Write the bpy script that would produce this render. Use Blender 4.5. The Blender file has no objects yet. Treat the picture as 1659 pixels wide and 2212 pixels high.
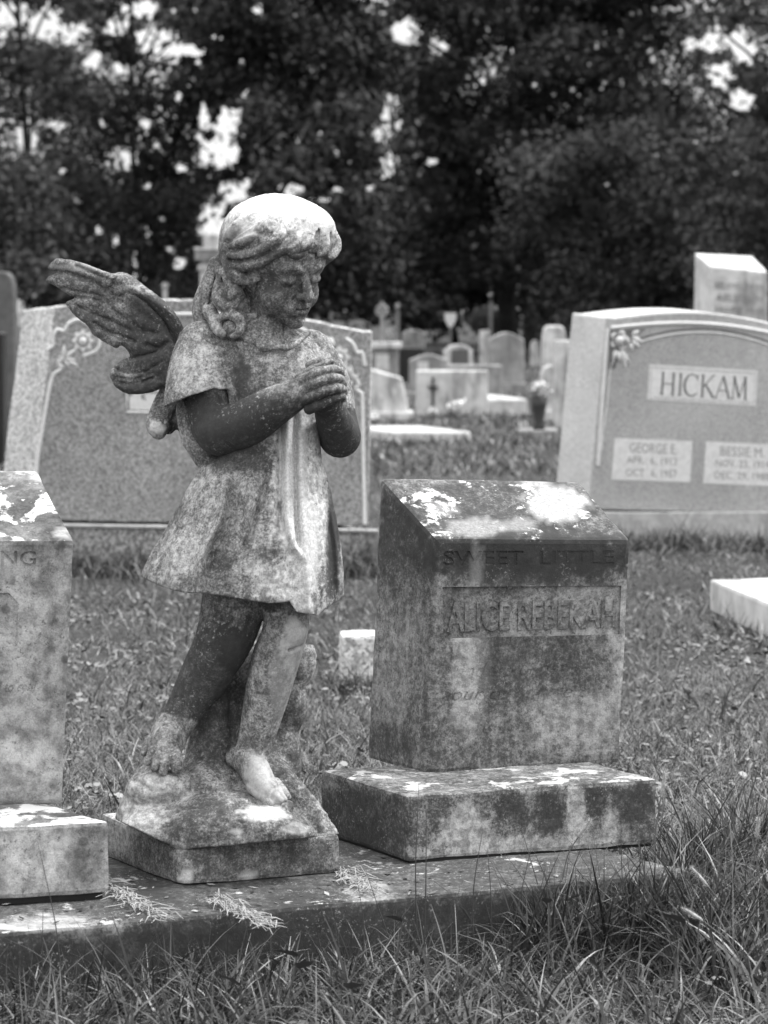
import bpy, bmesh, math, random
import numpy as np
from mathutils import Vector, Matrix

# ------------------------------------------------------------------ camera, sky, sun, exposure
FPX, CX, CY, HOR = 6000.0, 829.5, 1106.0, 672.0      # focal length, centre and horizon in photo units (1659 x 2212)
CAM_H = 0.95
PITCH = math.atan((CY - HOR) / FPX)
scene = bpy.context.scene
cam = bpy.data.cameras.new('camera')
cam_o = bpy.data.objects.new('camera', cam); scene.collection.objects.link(cam_o)
cam_o.location = (0, 0, CAM_H); cam_o.rotation_euler = (math.pi / 2 - PITCH, 0, 0)
cam.sensor_fit = 'VERTICAL'; cam.sensor_height = 17.3; cam.sensor_width = 13.0
cam.lens = FPX * 17.3 / 2212.0
cam.clip_start = 0.1; cam.clip_end = 3000
cam.dof.use_dof = True; cam.dof.focus_distance = 4.4; cam.dof.aperture_fstop = 4.2; cam.dof.aperture_blades = 7
scene.camera = cam_o

SUN_EL, SUN_AZ = math.radians(60), math.radians(78)     # azimuth clockwise from +Y (away from the camera)
world = bpy.data.worlds.new('World'); scene.world = world; world.use_nodes = True
wn = world.node_tree; wn.nodes.clear()
sky = wn.nodes.new('ShaderNodeTexSky'); sky.sky_type = 'NISHITA'; sky.sun_disc = False
sky.sun_elevation = SUN_EL; sky.sun_rotation = SUN_AZ; sky.dust_density = 4.0; sky.air_density = 1.2
bw = wn.nodes.new('ShaderNodeRGBToBW'); bg = wn.nodes.new('ShaderNodeBackground'); wo = wn.nodes.new('ShaderNodeOutputWorld')
wn.links.new(sky.outputs[0], bw.inputs[0]); wn.links.new(bg.outputs[0], wo.inputs[0])
# thin bright cloud cover, brightest overhead, slightly broken
tcw = wn.nodes.new('ShaderNodeTexCoord'); cn = wn.nodes.new('ShaderNodeTexNoise'); cn.inputs['Scale'].default_value = 2.2; cn.inputs['Detail'].default_value = 5
sx = wn.nodes.new('ShaderNodeSeparateXYZ'); ad = wn.nodes.new('ShaderNodeMath'); ad.operation = 'MULTIPLY_ADD'; ad.inputs[1].default_value = 0.05
cr = wn.nodes.new('ShaderNodeMapRange'); cr.inputs['From Min'].default_value = 0.30; cr.inputs['From Max'].default_value = 0.42
mx = wn.nodes.new('ShaderNodeMix'); mx.data_type = 'FLOAT'; cb = wn.nodes.new('ShaderNodeMath'); cb.operation = 'MULTIPLY_ADD'; cb.inputs[1].default_value = 9.0; cb.inputs[2].default_value = 4.5; cb.use_clamp = False
wn.links.new(tcw.outputs['Generated'], cn.inputs['Vector']); wn.links.new(tcw.outputs['Generated'], sx.inputs[0])
wn.links.new(sx.outputs[2], ad.inputs[0]); wn.links.new(cn.outputs[0], ad.inputs[2]); wn.links.new(ad.outputs[0], cr.inputs['Value'])
wn.links.new(sx.outputs[2], cb.inputs[0]); wn.links.new(cb.outputs[0], mx.inputs[3]); wn.links.new(cr.outputs[0], mx.inputs[0]); wn.links.new(bw.outputs[0], mx.inputs[2]); wn.links.new(mx.outputs[0], bg.inputs[0])
bg.inputs[1].default_value = 0.14
sun = bpy.data.lights.new('sun', 'SUN'); sun.energy = 2.6; sun.angle = math.radians(8); sun.color = (1, 1, 1)
sun_o = bpy.data.objects.new('sun', sun); scene.collection.objects.link(sun_o)
sd = Vector((math.sin(SUN_AZ) * math.cos(SUN_EL), math.cos(SUN_AZ) * math.cos(SUN_EL), math.sin(SUN_EL)))
sun_o.rotation_euler = (-sd).to_track_quat('-Z', 'Y').to_euler()
scene.view_settings.view_transform = 'Standard'; scene.view_settings.look = 'None'
scene.view_settings.exposure = 0.6; scene.view_settings.gamma = 1.0
scene.render.engine = 'CYCLES'
scene.cycles.max_bounces = 6; scene.cycles.diffuse_bounces = 3; scene.cycles.use_denoising = True

# ------------------------------------------------------------------ geometry helpers
cp, sp_ = math.cos(PITCH), math.sin(PITCH)
def ray(px, py):
    x, z = (px - CX) / FPX, -(py - CY) / FPX
    return np.array([x, cp + z * sp_, -sp_ + z * cp])
def U(px, py, Y):                      # photo position at distance Y
    d = ray(px, py); return np.array([0, 0, CAM_H]) + d * (Y / d[1])
def UZ(px, py, z=0.0):                 # photo position on the level z
    d = ray(px, py); return np.array([0, 0, CAM_H]) + d * ((z - CAM_H) / d[2])
def Yof(py, z=0.0): return UZ(CX, py, z)[1]
class Plane:
    def __init__(s, a, b, c):
        s.p = np.array(a); n = np.cross(np.array(b) - a, np.array(c) - a); n = n / np.linalg.norm(n)
        s.n = n if n[1] < 0 else -n
    def at(s, px, py, off=0.0):
        d = ray(px, py); o = np.array([0, 0, CAM_H]); p0 = s.p + s.n * off
        return o + d * (np.dot(p0 - o, s.n) / np.dot(d, s.n))

rng = np.random.default_rng(7)
def _h(ix, iy, iz, seed):
    n = (ix * 374761393 + iy * 668265263 + iz * 2147483647 + seed * 974634777) & 0xffffffff
    n = ((n ^ (n >> 13)) * 1274126177) & 0xffffffff
    return ((n ^ (n >> 16)) & 0xffffff) / float(0xffffff)
def vnoise(P, scale, seed=0, octaves=3):      # value noise, -1..1, P (n,3)
    P = P @ np.array([[.8, .36, .48], [-.6, .48, .64], [0, -.8, .6]])
    out = np.zeros(len(P)); amp = 1.0; tot = 0
    for o in range(octaves):
        Q = P * scale * (2 ** o) + 31.7 * o
        i = np.floor(Q).astype(np.int64); f = Q - i; f = f * f * (3 - 2 * f)
        r = 0
        for a in (0, 1):
            for b in (0, 1):
                for c in (0, 1):
                    w = (f[:, 0] if a else 1 - f[:, 0]) * (f[:, 1] if b else 1 - f[:, 1]) * (f[:, 2] if c else 1 - f[:, 2])
                    r = r + w * _h(i[:, 0] + a, i[:, 1] + b, i[:, 2] + c, seed + o)
        out += amp * (2 * r - 1); tot += amp; amp *= 0.5
    return out / tot

def tag(o, label=None, cat=None, group=None, kind=None):
    if label: o['label'] = label
    if cat: o['category'] = cat
    if group: o['group'] = group
    if kind: o['kind'] = kind
    return o
def thing(name, loc, label, cat, group=None, kind=None):
    o = bpy.data.objects.new(name, None); scene.collection.objects.link(o)
    o.location = [float(v) for v in loc]; o.empty_display_size = 0.05
    return tag(o, label, cat, group, kind)
def origin(o):
    l = np.zeros(3)
    while o is not None:
        l = l + np.array(o.location); o = o.parent
    return l
def mesh(name, V, F, mat, parent=None, smooth=False, loc=None, attrs=None, label=None):
    V = np.asarray(V, dtype=np.float64).reshape(-1, 3)
    me = bpy.data.meshes.new(name)
    o = bpy.data.objects.new(name, me); scene.collection.objects.link(o)
    if parent is not None:
        o.parent = parent; V = V - origin(parent)
    if loc is None and parent is None: loc = (V[:, 0].mean(), V[:, 1].mean(), V[:, 2].min())
    if loc is None: loc = V.mean(axis=0) if len(V) else (0, 0, 0)
    V = V - np.array(loc); o.location = [float(v) for v in loc]
    if isinstance(F, np.ndarray):
        n, k = F.shape
        me.vertices.add(len(V)); me.vertices.foreach_set('co', V.astype(np.float32).ravel())
        me.loops.add(n * k); me.loops.foreach_set('vertex_index', F.astype(np.int32).ravel())
        me.polygons.add(n); me.polygons.foreach_set('loop_start', np.arange(0, n * k, k, dtype=np.int32))
        me.update(calc_edges=True)
    else:
        me.from_pydata([tuple(v) for v in V], [], [tuple(int(i) for i in f) for f in F]); me.update()
    if smooth: me.polygons.foreach_set('use_smooth', np.ones(len(me.polygons), dtype=bool))
    for k, a in (attrs or {}).items():
        at = me.attributes.new(k, 'FLOAT', 'POINT'); at.data.foreach_set('value', np.broadcast_to(np.asarray(a, dtype=np.float32), (len(me.vertices),)).copy())
    me.materials.append(mat)
    if label: o['label'] = label
    return o
def bm_part(name, bm, mat, parent=None, smooth=False, loc=None):
    bmesh.ops.recalc_face_normals(bm, faces=bm.faces)
    bm.verts.index_update()
    V = [tuple(v.co) for v in bm.verts]; F = [[v.index for v in f.verts] for f in bm.faces]; bm.free()
    return mesh(name, V, F, mat, parent, smooth, loc)
def bm_hexa(B, T):                     # B: four bottom corners in order, T: four top corners
    bm = bmesh.new(); v = [bm.verts.new([float(q) for q in p]) for p in list(B) + list(T)]
    for f in ((3, 2, 1, 0), (4, 5, 6, 7), (0, 1, 5, 4), (1, 2, 6, 5), (2, 3, 7, 6), (3, 0, 4, 7)): bm.faces.new([v[i] for i in f])
    return bm
def finish_block(bm, bevel=0.004, cell=0.02, amp=0.0015, nscale=18, seed=0, segs=2):
    bmesh.ops.recalc_face_normals(bm, faces=bm.faces)
    if bevel: bmesh.ops.bevel(bm, geom=[e for e in bm.edges if len(e.link_faces) == 2 and e.calc_face_angle(0) > 0.4], offset=bevel, segments=segs, profile=0.6, affect='EDGES')
    if cell:
        for _ in range(7):
            es = [e for e in bm.edges if e.calc_length() > cell]
            if not es or len(bm.verts) > 60000: break
            bmesh.ops.subdivide_edges(bm, edges=es, cuts=1, use_grid_fill=True)
        bmesh.ops.triangulate(bm, faces=[f for f in bm.faces if len(f.verts) > 4])
        bm.normal_update()
        P = np.array([v.co[:] for v in bm.verts])
        n = vnoise(P, nscale, seed) * amp + vnoise(P, nscale * .2, seed + 5, 1) * amp * 1.2
        for v, d in zip(bm.verts, n): v.co += v.normal * float(d)
    return bm
def block(name, B, T, mat, parent=None, **k):
    return bm_part(name, finish_block(bm_hexa(B, T), **k), mat, parent)
def bbox_block(name, c, w, d, h, mat, parent=None, rot=0.0, taper=1.0, **k):   # c: centre of the bottom
    c = np.array(c); cr, sr = math.cos(rot), math.sin(rot)
    q = lambda x, y, z: c + np.array([x * cr - y * sr, x * sr + y * cr, z])
    B = [q(-w/2, -d/2, 0), q(w/2, -d/2, 0), q(w/2, d/2, 0), q(-w/2, d/2, 0)]
    T = [q(-w/2*taper, -d/2*taper, h), q(w/2*taper, -d/2*taper, h), q(w/2*taper, d/2*taper, h), q(-w/2*taper, d/2*taper, h)]
    return block(name, B, T, mat, parent, **k)
def tube(pts, rad, n=8, cap=True):
    pts = [np.array(p, float) for p in pts]; rad = rad if hasattr(rad, '__len__') else [rad] * len(pts)
    V, F = [], []
    up = np.array([0.13, 0.21, 1.0])
    for i, p in enumerate(pts):
        t = pts[min(i + 1, len(pts) - 1)] - pts[max(i - 1, 0)]; t = t / (np.linalg.norm(t) + 1e-9)
        a = np.cross(t, up)
        if np.linalg.norm(a) < 1e-3: a = np.cross(t, (1, 0, 0))
        a /= np.linalg.norm(a); b = np.cross(t, a)
        for j in range(n):
            th = 2 * math.pi * j / n; V.append(p + rad[i] * (math.cos(th) * a + math.sin(th) * b))
    for i in range(len(pts) - 1):
        for j in range(n): F.append((i*n+j, i*n+(j+1) % n, (i+1)*n+(j+1) % n, (i+1)*n+j))
    if cap: F.append(tuple(range(n))[::-1]); F.append(tuple(range((len(pts)-1)*n, len(pts)*n)))
    return V, F
class MB:                               # collects shapes into one mesh
    def __init__(s): s.V, s.F = [], []
    def add(s, V, F):
        o = len(s.V); s.V += [np.array(v, float) for v in V]; s.F += [tuple(i + o for i in f) for f in F]; return s
    def build(s, name, mat, parent=None, smooth=False, **k): return mesh(name, np.array(s.V), s.F, mat, parent, smooth, **k)
def prism(poly, ax, ay, n, o, depth):   # polygon (u,v) in plane (ax, ay) from o, thickened by depth along -n
    V = [o + ax * u + ay * v for u, v in poly] + [o + ax * u + ay * v - n * depth for u, v in poly]; k = len(poly)
    F = [tuple(range(k)), tuple(range(2*k-1, k-1, -1))] + [(i, i + k, (i+1) % k + k, (i+1) % k) for i in range(k)]
    return V, F

# ------------------------------------------------------------------ materials
class NT:
    def __init__(s, name, rough=0.85):
        s.m = bpy.data.materials.new(name); s.m.use_nodes = True; s.t = s.m.node_tree
        s.b = s.t.nodes['Principled BSDF']; s.b.inputs['Roughness'].default_value = rough
        s.b.inputs['Specular IOR Level'].default_value = 0.25
        s.tc = s.t.nodes.new('ShaderNodeTexCoord'); s.obj = s.tc.outputs['Object']
    def put(s, sock, v):
        if isinstance(v, (int, float)): sock.default_value = v
        elif isinstance(v, (tuple, list)): sock.default_value = v
        else: s.t.links.new(v, sock)
    def noise(s, scale, detail=4, rough=0.6, vec=None, dist=0.0):
        n = s.t.nodes.new('ShaderNodeTexNoise'); s.put(n.inputs['Vector'], vec if vec is not None else s.obj)
        n.inputs['Scale'].default_value = scale; n.inputs['Detail'].default_value = detail
        n.inputs['Roughness'].default_value = rough; n.inputs['Distortion'].default_value = dist
        return n.outputs[0]
    def voro(s, scale, vec=None, feature='F1', out=0):
        n = s.t.nodes.new('ShaderNodeTexVoronoi'); n.feature = feature; s.put(n.inputs['Vector'], vec if vec is not None else s.obj)
        n.inputs['Scale'].default_value = scale; return n.outputs[out]
    def stretch(s, sc, vec=None):
        n = s.t.nodes.new('ShaderNodeMapping'); s.put(n.inputs[0], vec if vec is not None else s.obj); n.inputs['Scale'].default_value = sc; return n.outputs[0]
    def math(s, op, a, b=0.0, c=0.0, clamp=False):
        n = s.t.nodes.new('ShaderNodeMath'); n.operation = op; n.use_clamp = clamp
        s.put(n.inputs[0], a); s.put(n.inputs[1], b); s.put(n.inputs[2], c); return n.outputs[0]
    def ramp(s, f, a, b, lo=0.0, hi=1.0, smooth=True):
        n = s.t.nodes.new('ShaderNodeMapRange'); n.interpolation_type = 'SMOOTHSTEP' if smooth else 'LINEAR'
        s.put(n.inputs['Value'], f); n.inputs['From Min'].default_value = a; n.inputs['From Max'].default_value = b
        n.inputs['To Min'].default_value = lo; n.inputs['To Max'].default_value = hi; return n.outputs[0]
    def mix(s, a, b, f):                # scalar mix
        n = s.t.nodes.new('ShaderNodeMix'); n.data_type = 'FLOAT'
        s.put(n.inputs[0], f); s.put(n.inputs[2], a); s.put(n.inputs[3], b); return n.outputs[0]
    def attr(s, name):
        n = s.t.nodes.new('ShaderNodeAttribute'); n.attribute_name = name; return n.outputs['Fac']
    def upward(s):
        g = s.t.nodes.new('ShaderNodeNewGeometry'); x = s.t.nodes.new('ShaderNodeSeparateXYZ')
        s.t.links.new(g.outputs['Normal'], x.inputs[0]); return x.outputs[2]
    def sep(s, vec=None):
        x = s.t.nodes.new('ShaderNodeSeparateXYZ'); s.put(x.inputs[0], vec if vec is not None else s.obj); return x.outputs
    def finish(s, val, bump=None, strength=0.3, dist=0.002):
        c = s.t.nodes.new('ShaderNodeCombineColor'); [s.t.links.new(val, c.inputs[i]) for i in range(3)]
        s.t.links.new(c.outputs[0], s.b.inputs['Base Color'])
        if bump is not None:
            b = s.t.nodes.new('ShaderNodeBump'); b.inputs['Strength'].default_value = strength; b.inputs['Distance'].default_value = dist
            s.put(b.inputs['Height'], bump); s.t.links.new(b.outputs[0], s.b.inputs['Normal'])
        return s.m
def weathered(name, base=0.30, dark=0.05, lite=0.55, thr=0.52, wid=0.10, sc=9.0, streak=0.5, up_lite=0.0, grain=0.5, sig=None, spots=0.0, upthr=0.5):
    """old marble: pale stone, dark biological crust in patches and drips, pale lichen and pits"""
    m = NT(name, 0.9)
    big = m.noise(sc, 6, 0.68, dist=0.3); fine = m.noise(sc * 9, 5, 0.75); mid = m.noise(sc * 3, 4, 0.7)
    drip = m.noise(sc * 1.6, 5, 0.65, m.stretch((1, 1, 0.16)))
    f = m.math('ADD', m.math('MULTIPLY', big, 1.0 - streak), m.math('MULTIPLY', drip, streak))
    f = m.math('ADD', m.math('MULTIPLY', f, 0.50), m.math('MULTIPLY', fine, 0.50))
    att = m.attr('stain_and_light'); f = m.math('ADD', f, m.math('ADD', m.math('MULTIPLY', m.math('MINIMUM', att, 0.0), 0.42), m.math('MULTIPLY', m.math('MAXIMUM', att, 0.0), 0.20)))
    crust = m.ramp(f, thr - wid, thr + wid)
    tone = m.mix(base * 0.6, base * 1.55, m.ramp(mid, 0.32, 0.68))
    tone = m.math('MULTIPLY', tone, m.ramp(m.noise(420, 2, 0.8), 0.3, 0.7, 1 - grain * .35, 1 + grain * .35))
    tone = m.math('MULTIPLY', tone, m.ramp(att, -.5, .5, 1.55, .22, False))
    tone = m.mix(tone, dark, m.math('MULTIPLY', crust, 0.80))
    sp = m.math('MULTIPLY', m.ramp(m.noise(170, 4, 0.8), 0.56, 0.66), m.ramp(m.noise(16, 3, .6), .45, .62))
    tone = m.mix(tone, lite, m.math('MULTIPLY', sp, 0.5 * (1 if sig is None else sig)))
    pit = m.ramp(m.noise(150, 5, 0.8, dist=.4), 0.55, 0.63)
    tone = m.mix(tone, dark, m.math('MULTIPLY', pit, m.ramp(m.noise(12, 3, .6), .4, .6, .15, .75)))
    if spots:
        dk = m.ramp(m.voro(26), 0.16, 0.24, 1, 0); dk = m.math('MULTIPLY', dk, m.ramp(m.noise(7, 2), .52, .6))
        tone = m.mix(tone, dark, m.math('MULTIPLY', dk, spots))
    if up_lite:                         # lichen grows on the faces that look up
        l = m.math('MULTIPLY', m.ramp(m.upward(), 0.45, 0.8), m.ramp(m.math('ADD', m.math('MULTIPLY', m.noise(14, 6, 0.62, dist=.6), .75), m.math('MULTIPLY', m.noise(90, 4, .7), .25)), upthr, upthr + 0.05))
        tone = m.mix(tone, lite * 1.4, m.math('MULTIPLY', l, up_lite))
    cl = m.attr('clean_and_lit')
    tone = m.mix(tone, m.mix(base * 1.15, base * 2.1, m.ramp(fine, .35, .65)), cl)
    bump = m.math('ADD', m.math('MULTIPLY', m.noise(260, 4, 0.75), 0.6), m.math('MULTIPLY', m.noise(60, 3, .6), 0.9))
    return m.finish(tone, bump, 0.55, 0.0022)
def granite(name, base=0.3, con=0.5, sc=320, rough=0.5, clump=1.0):
    m = NT(name, rough)
    a = m.voro(sc, out=1); n = m.noise(sc * 0.9, 3, 0.8); big = m.noise(3.0, 3, .5)
    x = m.t.nodes.new('ShaderNodeRGBToBW'); m.t.links.new(a, x.inputs[0])
    f = m.math('ADD', m.math('MULTIPLY', x.outputs[0], 0.5), m.math('MULTIPLY', n, 0.5))
    t = m.ramp(f, 0.30, 0.70, base * (1 - con), base * (1 + con))
    t = m.math('MULTIPLY', t, m.ramp(big, .3, .7, .88, 1.1))
    return m.finish(t, n, 0.15, 0.001)
def plain(name, v, rough=0.8, var=0.15, sc=20, dirt=0.0, bumpd=0.001, bs=0.2):
    m = NT(name, rough)
    n = m.noise(sc, 5, 0.65); t = m.ramp(n, 0.3, 0.7, v * (1 - var), v * (1 + var))
    if dirt: t = m.mix(t, v * 0.3, m.math('MULTIPLY', m.ramp(m.noise(sc * .35, 6, .7, m.stretch((1, 1, .35))), .5, .66), dirt))
    return m.finish(t, m.noise(sc * 6, 3, .7), bs, bumpd)
# ------------------------------------------------------------------ sculpting field (photo units: x right, y down, d away)
def smin(a, b, k):
    if k <= 0: return np.minimum(a, b)
    h = np.maximum(k - np.abs(a - b), 0) / k
    return np.minimum(a, b) - h * h * k * 0.25
def crom(pts, n=6):
    P = np.array(pts, float)
    if len(P) < 3: return P
    Q = np.vstack([2 * P[0] - P[1], P, 2 * P[-1] - P[-2]]); out = []
    for i in range(1, len(Q) - 2):
        for t in np.linspace(0, 1, n, endpoint=False):
            a, b, c, d = Q[i-1], Q[i], Q[i+1], Q[i+2]
            out.append(0.5 * ((2*b) + (-a+c)*t + (2*a-5*b+4*c-d)*t*t + (-a+3*b-3*c+d)*t**3))
    out.append(P[-1]); return np.array(out)
class Vol:
    def __init__(s, lo, hi, h):
        s.h = h; s.lo = np.array(lo, float)
        s.ax = [np.arange(lo[i], hi[i] + h, h, dtype=np.float32) for i in range(3)]
        s.F = np.full([len(a) for a in s.ax], 60.0, dtype=np.float32)
        s.R = np.eye(3); s.c = np.zeros(3)
    def frame(s, c=(0, 0, 0), R=None): s.c = np.array(c, float); s.R = np.eye(3) if R is None else R; return s
    def w(s, p): return s.c + s.R @ np.array(p, float)
    def sub(s, lo, hi):
        sl = []; g = []
        for i in range(3):
            a = int(max(0, math.floor((lo[i] - s.lo[i]) / s.h))); b = int(min(len(s.ax[i]), math.ceil((hi[i] - s.lo[i]) / s.h) + 1))
            if b <= a: return None
            sl.append(slice(a, b)); g.append(s.ax[i][a:b])
        return tuple(sl), (g[0][:, None, None], g[1][None, :, None], g[2][None, None, :])
    def put(s, sl, f, k, op):
        A = s.F[sl]
        s.F[sl] = smin(A, f, k) if op == 'add' else -smin(-A, f, k)
    def ell(s, c, r, k=6, op='add', rot=None, local=True):
        """ellipsoid; rot is an extra 3x3 whose columns are the axes"""
        c = s.w(c) if local else np.array(c, float); R = s.R if rot is None else (s.R @ rot if local else rot)
        g = np.linalg.norm(R[:, 0]); R = R / g; r = np.array(r, float) * g; m = max(r) + k + 2 * s.h; q = s.sub(c - m, c + m)
        if q is None: return
        sl, (X, Y, D) = q; X, Y, D = X - c[0], Y - c[1], D - c[2]
        k0 = 0; k1 = 0
        for i in range(3):
            a = (X * R[0, i] + Y * R[1, i] + D * R[2, i]); k0 = k0 + (a / r[i]) ** 2; k1 = k1 + (a / r[i] ** 2) ** 2
        k0 = np.sqrt(k0); k1 = np.sqrt(k1) + 1e-6
        s.put(sl, (k0 * (k0 - 1) / k1).astype(np.float32), k, op)
    def curve(s, pts, rad, k=6, op='add', n=5, flat=None, q=1.0, smooth=True):
        """tube of varying radius; flat = direction squeezed by q (q<1)"""
        P = np.array([s.w(p) for p in pts]); rad = list(rad) if hasattr(rad, '__len__') else [rad] * len(P); rad = [q_ * float(np.linalg.norm(s.R[:, 0])) for q_ in rad]
        A = np.hstack([P, np.array(rad, float)[:, None]]); A = crom(A, n) if smooth and len(A) > 2 else A
        m = max(rad) + k + 2 * s.h; qq = s.sub(A[:, :3].min(0) - m, A[:, :3].max(0) + m)
        if qq is None: return
        sl, (X, Y, D) = qq; f = None
        if flat is not None:
            nv = s.R @ np.array(flat, float); nv = nv / np.linalg.norm(nv)
        for i in range(len(A) - 1):
            a, b = A[i, :3], A[i+1, :3]; ab = b - a; L = float(ab @ ab) + 1e-9
            x, y, z = X - a[0], Y - a[1], D - a[2]
            t = np.clip((x * ab[0] + y * ab[1] + z * ab[2]) / L, 0, 1)
            x, y, z = x - t * ab[0], y - t * ab[1], z - t * ab[2]
            d2 = x * x + y * y + z * z
            if flat is not None:
                c = x * nv[0] + y * nv[1] + z * nv[2]; d2 = d2 + c * c * (1 / q ** 2 - 1)
            g = np.sqrt(d2) - (A[i, 3] + t * (A[i+1, 3] - A[i, 3]))
            f = g if f is None else np.minimum(f, g)
        if flat is not None: f = f * (0.5 + 0.5 * q)
        s.put(sl, f.astype(np.float32), k, op)
    def grid(s): return s.ax[0][:, None, None], s.ax[1][None, :, None], s.ax[2][None, None, :]
    def mesh(s):
        """naive surface nets"""
        F = s.F; ins = F < 0
        c = np.zeros([n - 1 for n in F.shape], dtype=np.int8)
        for a in (0, 1):
            for b in (0, 1):
                for d in (0, 1): c += ins[a:a+c.shape[0], b:b+c.shape[1], d:d+c.shape[2]]
        act = (c > 0) & (c < 8); idx = np.argwhere(act); ids = np.full(act.shape, -1, dtype=np.int64); ids[act] = np.arange(len(idx))
        S = np.zeros((len(idx), 3)); N = np.zeros(len(idx))
        corner = [(a, b, d) for a in (0, 1) for b in (0, 1) for d in (0, 1)]
        val = {q: F[idx[:, 0] + q[0], idx[:, 1] + q[1], idx[:, 2] + q[2]] for q in corner}
        for p in corner:
            for ax in range(3):
                if p[ax]: continue
                r = list(p); r[ax] = 1; r = tuple(r); va, vb = val[p], val[r]; m = (va < 0) != (vb < 0)
                t = np.where(m, va / np.where(m, va - vb, 1), 0)
                pos = np.tile(np.array(p, float), (len(idx), 1)); pos[:, ax] += t
                S[m] += pos[m]; N[m] += 1
        V = (idx + S / N[:, None]) * s.h + s.lo
        quads = []
        for ax in range(3):
            sh = list(F.shape); sh[ax] -= 1
            A = ins[tuple(slice(0, n) for n in sh)]
            o = [slice(None)] * 3; o[ax] = slice(1, None); B = ins[tuple(o)]
            e = np.argwhere(A != B); u, v = (ax + 1) % 3, (ax + 2) % 3
            ok = (e[:, u] > 0) & (e[:, v] > 0) & (e[:, u] < F.shape[u] - 1) & (e[:, v] < F.shape[v] - 1); e = e[ok]
            fl = A[e[:, 0], e[:, 1], e[:, 2]]
            du = np.zeros(3, int); du[u] = 1; dv = np.zeros(3, int); dv[v] = 1
            g = lambda q: ids[q[:, 0], q[:, 1], q[:, 2]]
            a, b, c2, d = g(e - du - dv), g(e - dv), g(e), g(e - du)
            Q = np.stack([a, b, c2, d], 1); Q[~fl] = Q[~fl][:, ::-1]; quads.append(Q)
        return V, np.vstack(quads)
def relax(V, Q, it=2, lam=0.5):
    E = np.vstack([Q[:, [0, 1]], Q[:, [1, 2]], Q[:, [2, 3]], Q[:, [3, 0]]]); n = len(V)
    for _ in range(it):
        S = np.zeros_like(V); C = np.bincount(E[:, 0], minlength=n) + np.bincount(E[:, 1], minlength=n)
        for j in range(3): S[:, j] = np.bincount(E[:, 0], V[E[:, 1], j], n) + np.bincount(E[:, 1], V[E[:, 0], j], n)
        V = V + lam * (S / np.maximum(C, 1)[:, None] - V)
    return V
def vnormals(V, Q):
    n = np.cross(V[Q[:, 2]] - V[Q[:, 0]], V[Q[:, 3]] - V[Q[:, 1]]); N = np.zeros_like(V)
    for j in range(4):
        for a in range(3): N[:, a] += np.bincount(Q[:, j], n[:, a], len(V))
    return N / (np.linalg.norm(N, axis=1)[:, None] + 1e-9)
# ------------------------------------------------------------------ the angel
SY = 4.09                                # distance of the statue's axis
def s2w(V):                              # sculpting units -> metres
    Y = SY + V[:, 2] * SY / FPX
    x, z = (V[:, 0] - CX) / FPX, -(V[:, 1] - CY) / FPX
    dy, dz = cp + z * sp_, -sp_ + z * cp
    t = Y / dy
    return np.stack([x * t, Y, CAM_H + dz * t], 1)
def blob(V, lst, soft=0.5):              # lst of (x, y, rx, ry, value): soft patches of staining, washing and painted light in x,y
    a = np.zeros(len(V))
    nx = vnoise(V, .03, 3) * .35 + vnoise(V, .11, 4, 3) * .4
    for x, y, rx, ry, v in lst:
        r = np.sqrt(((V[:, 0] - x) / rx) ** 2 + ((V[:, 1] - y) / ry) ** 2) + nx
        w = np.clip((1.15 - r) / soft, 0, 1); a = a + w * v
    return np.clip(a, -.55, 1.0)
def sculpt(vol, name, mat, parent, noise=1.0, it=2, stain_and_light=(), clean_and_lit=(), stainbase=0.0, fn=None):
    V, Q = vol.mesh(); V = relax(V, Q, it)
    N = vnormals(V, Q)
    V = V + N * (vnoise(V, .05, 11)[:, None] * noise + vnoise(V, .2, 12, 2)[:, None] * noise * .55)
    st = blob(V, stain_and_light) + stainbase; cl = np.clip(blob(V, clean_and_lit, .35), 0, 1)
    if fn is not None: st = fn(V, st)
    W = s2w(V)
    a, b, c = W[Q[:, 0]], W[Q[:, 1]], W[Q[:, 2]]
    if np.einsum('ij,ij->i', a, np.cross(b, c)).sum() - np.einsum('ij,ij->i', np.cross(b - a, c - a), np.tile(W.mean(0), (len(Q), 1))).sum() < 0: Q = Q[:, ::-1]
    return mesh(name, W, Q, mat, parent, True, attrs={'stain_and_light': st, 'clean_and_lit': cl})

YAW, TILT, ROLL = math.radians(39), math.radians(17), math.radians(4)
fw = np.array([math.sin(YAW) * math.cos(TILT), math.sin(TILT), -math.cos(YAW) * math.cos(TILT)])
up = np.array([math.sin(YAW) * math.sin(TILT), -math.cos(TILT), -math.cos(YAW) * math.sin(TILT)])
rt = np.array([math.cos(YAW), 0, math.sin(YAW)])
rt, up = rt * math.cos(ROLL) + up * math.sin(ROLL), up * math.cos(ROLL) - rt * math.sin(ROLL)
HR = np.stack([rt, fw, up], 1) * 1.06; HC = (598, 576, -10)

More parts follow.
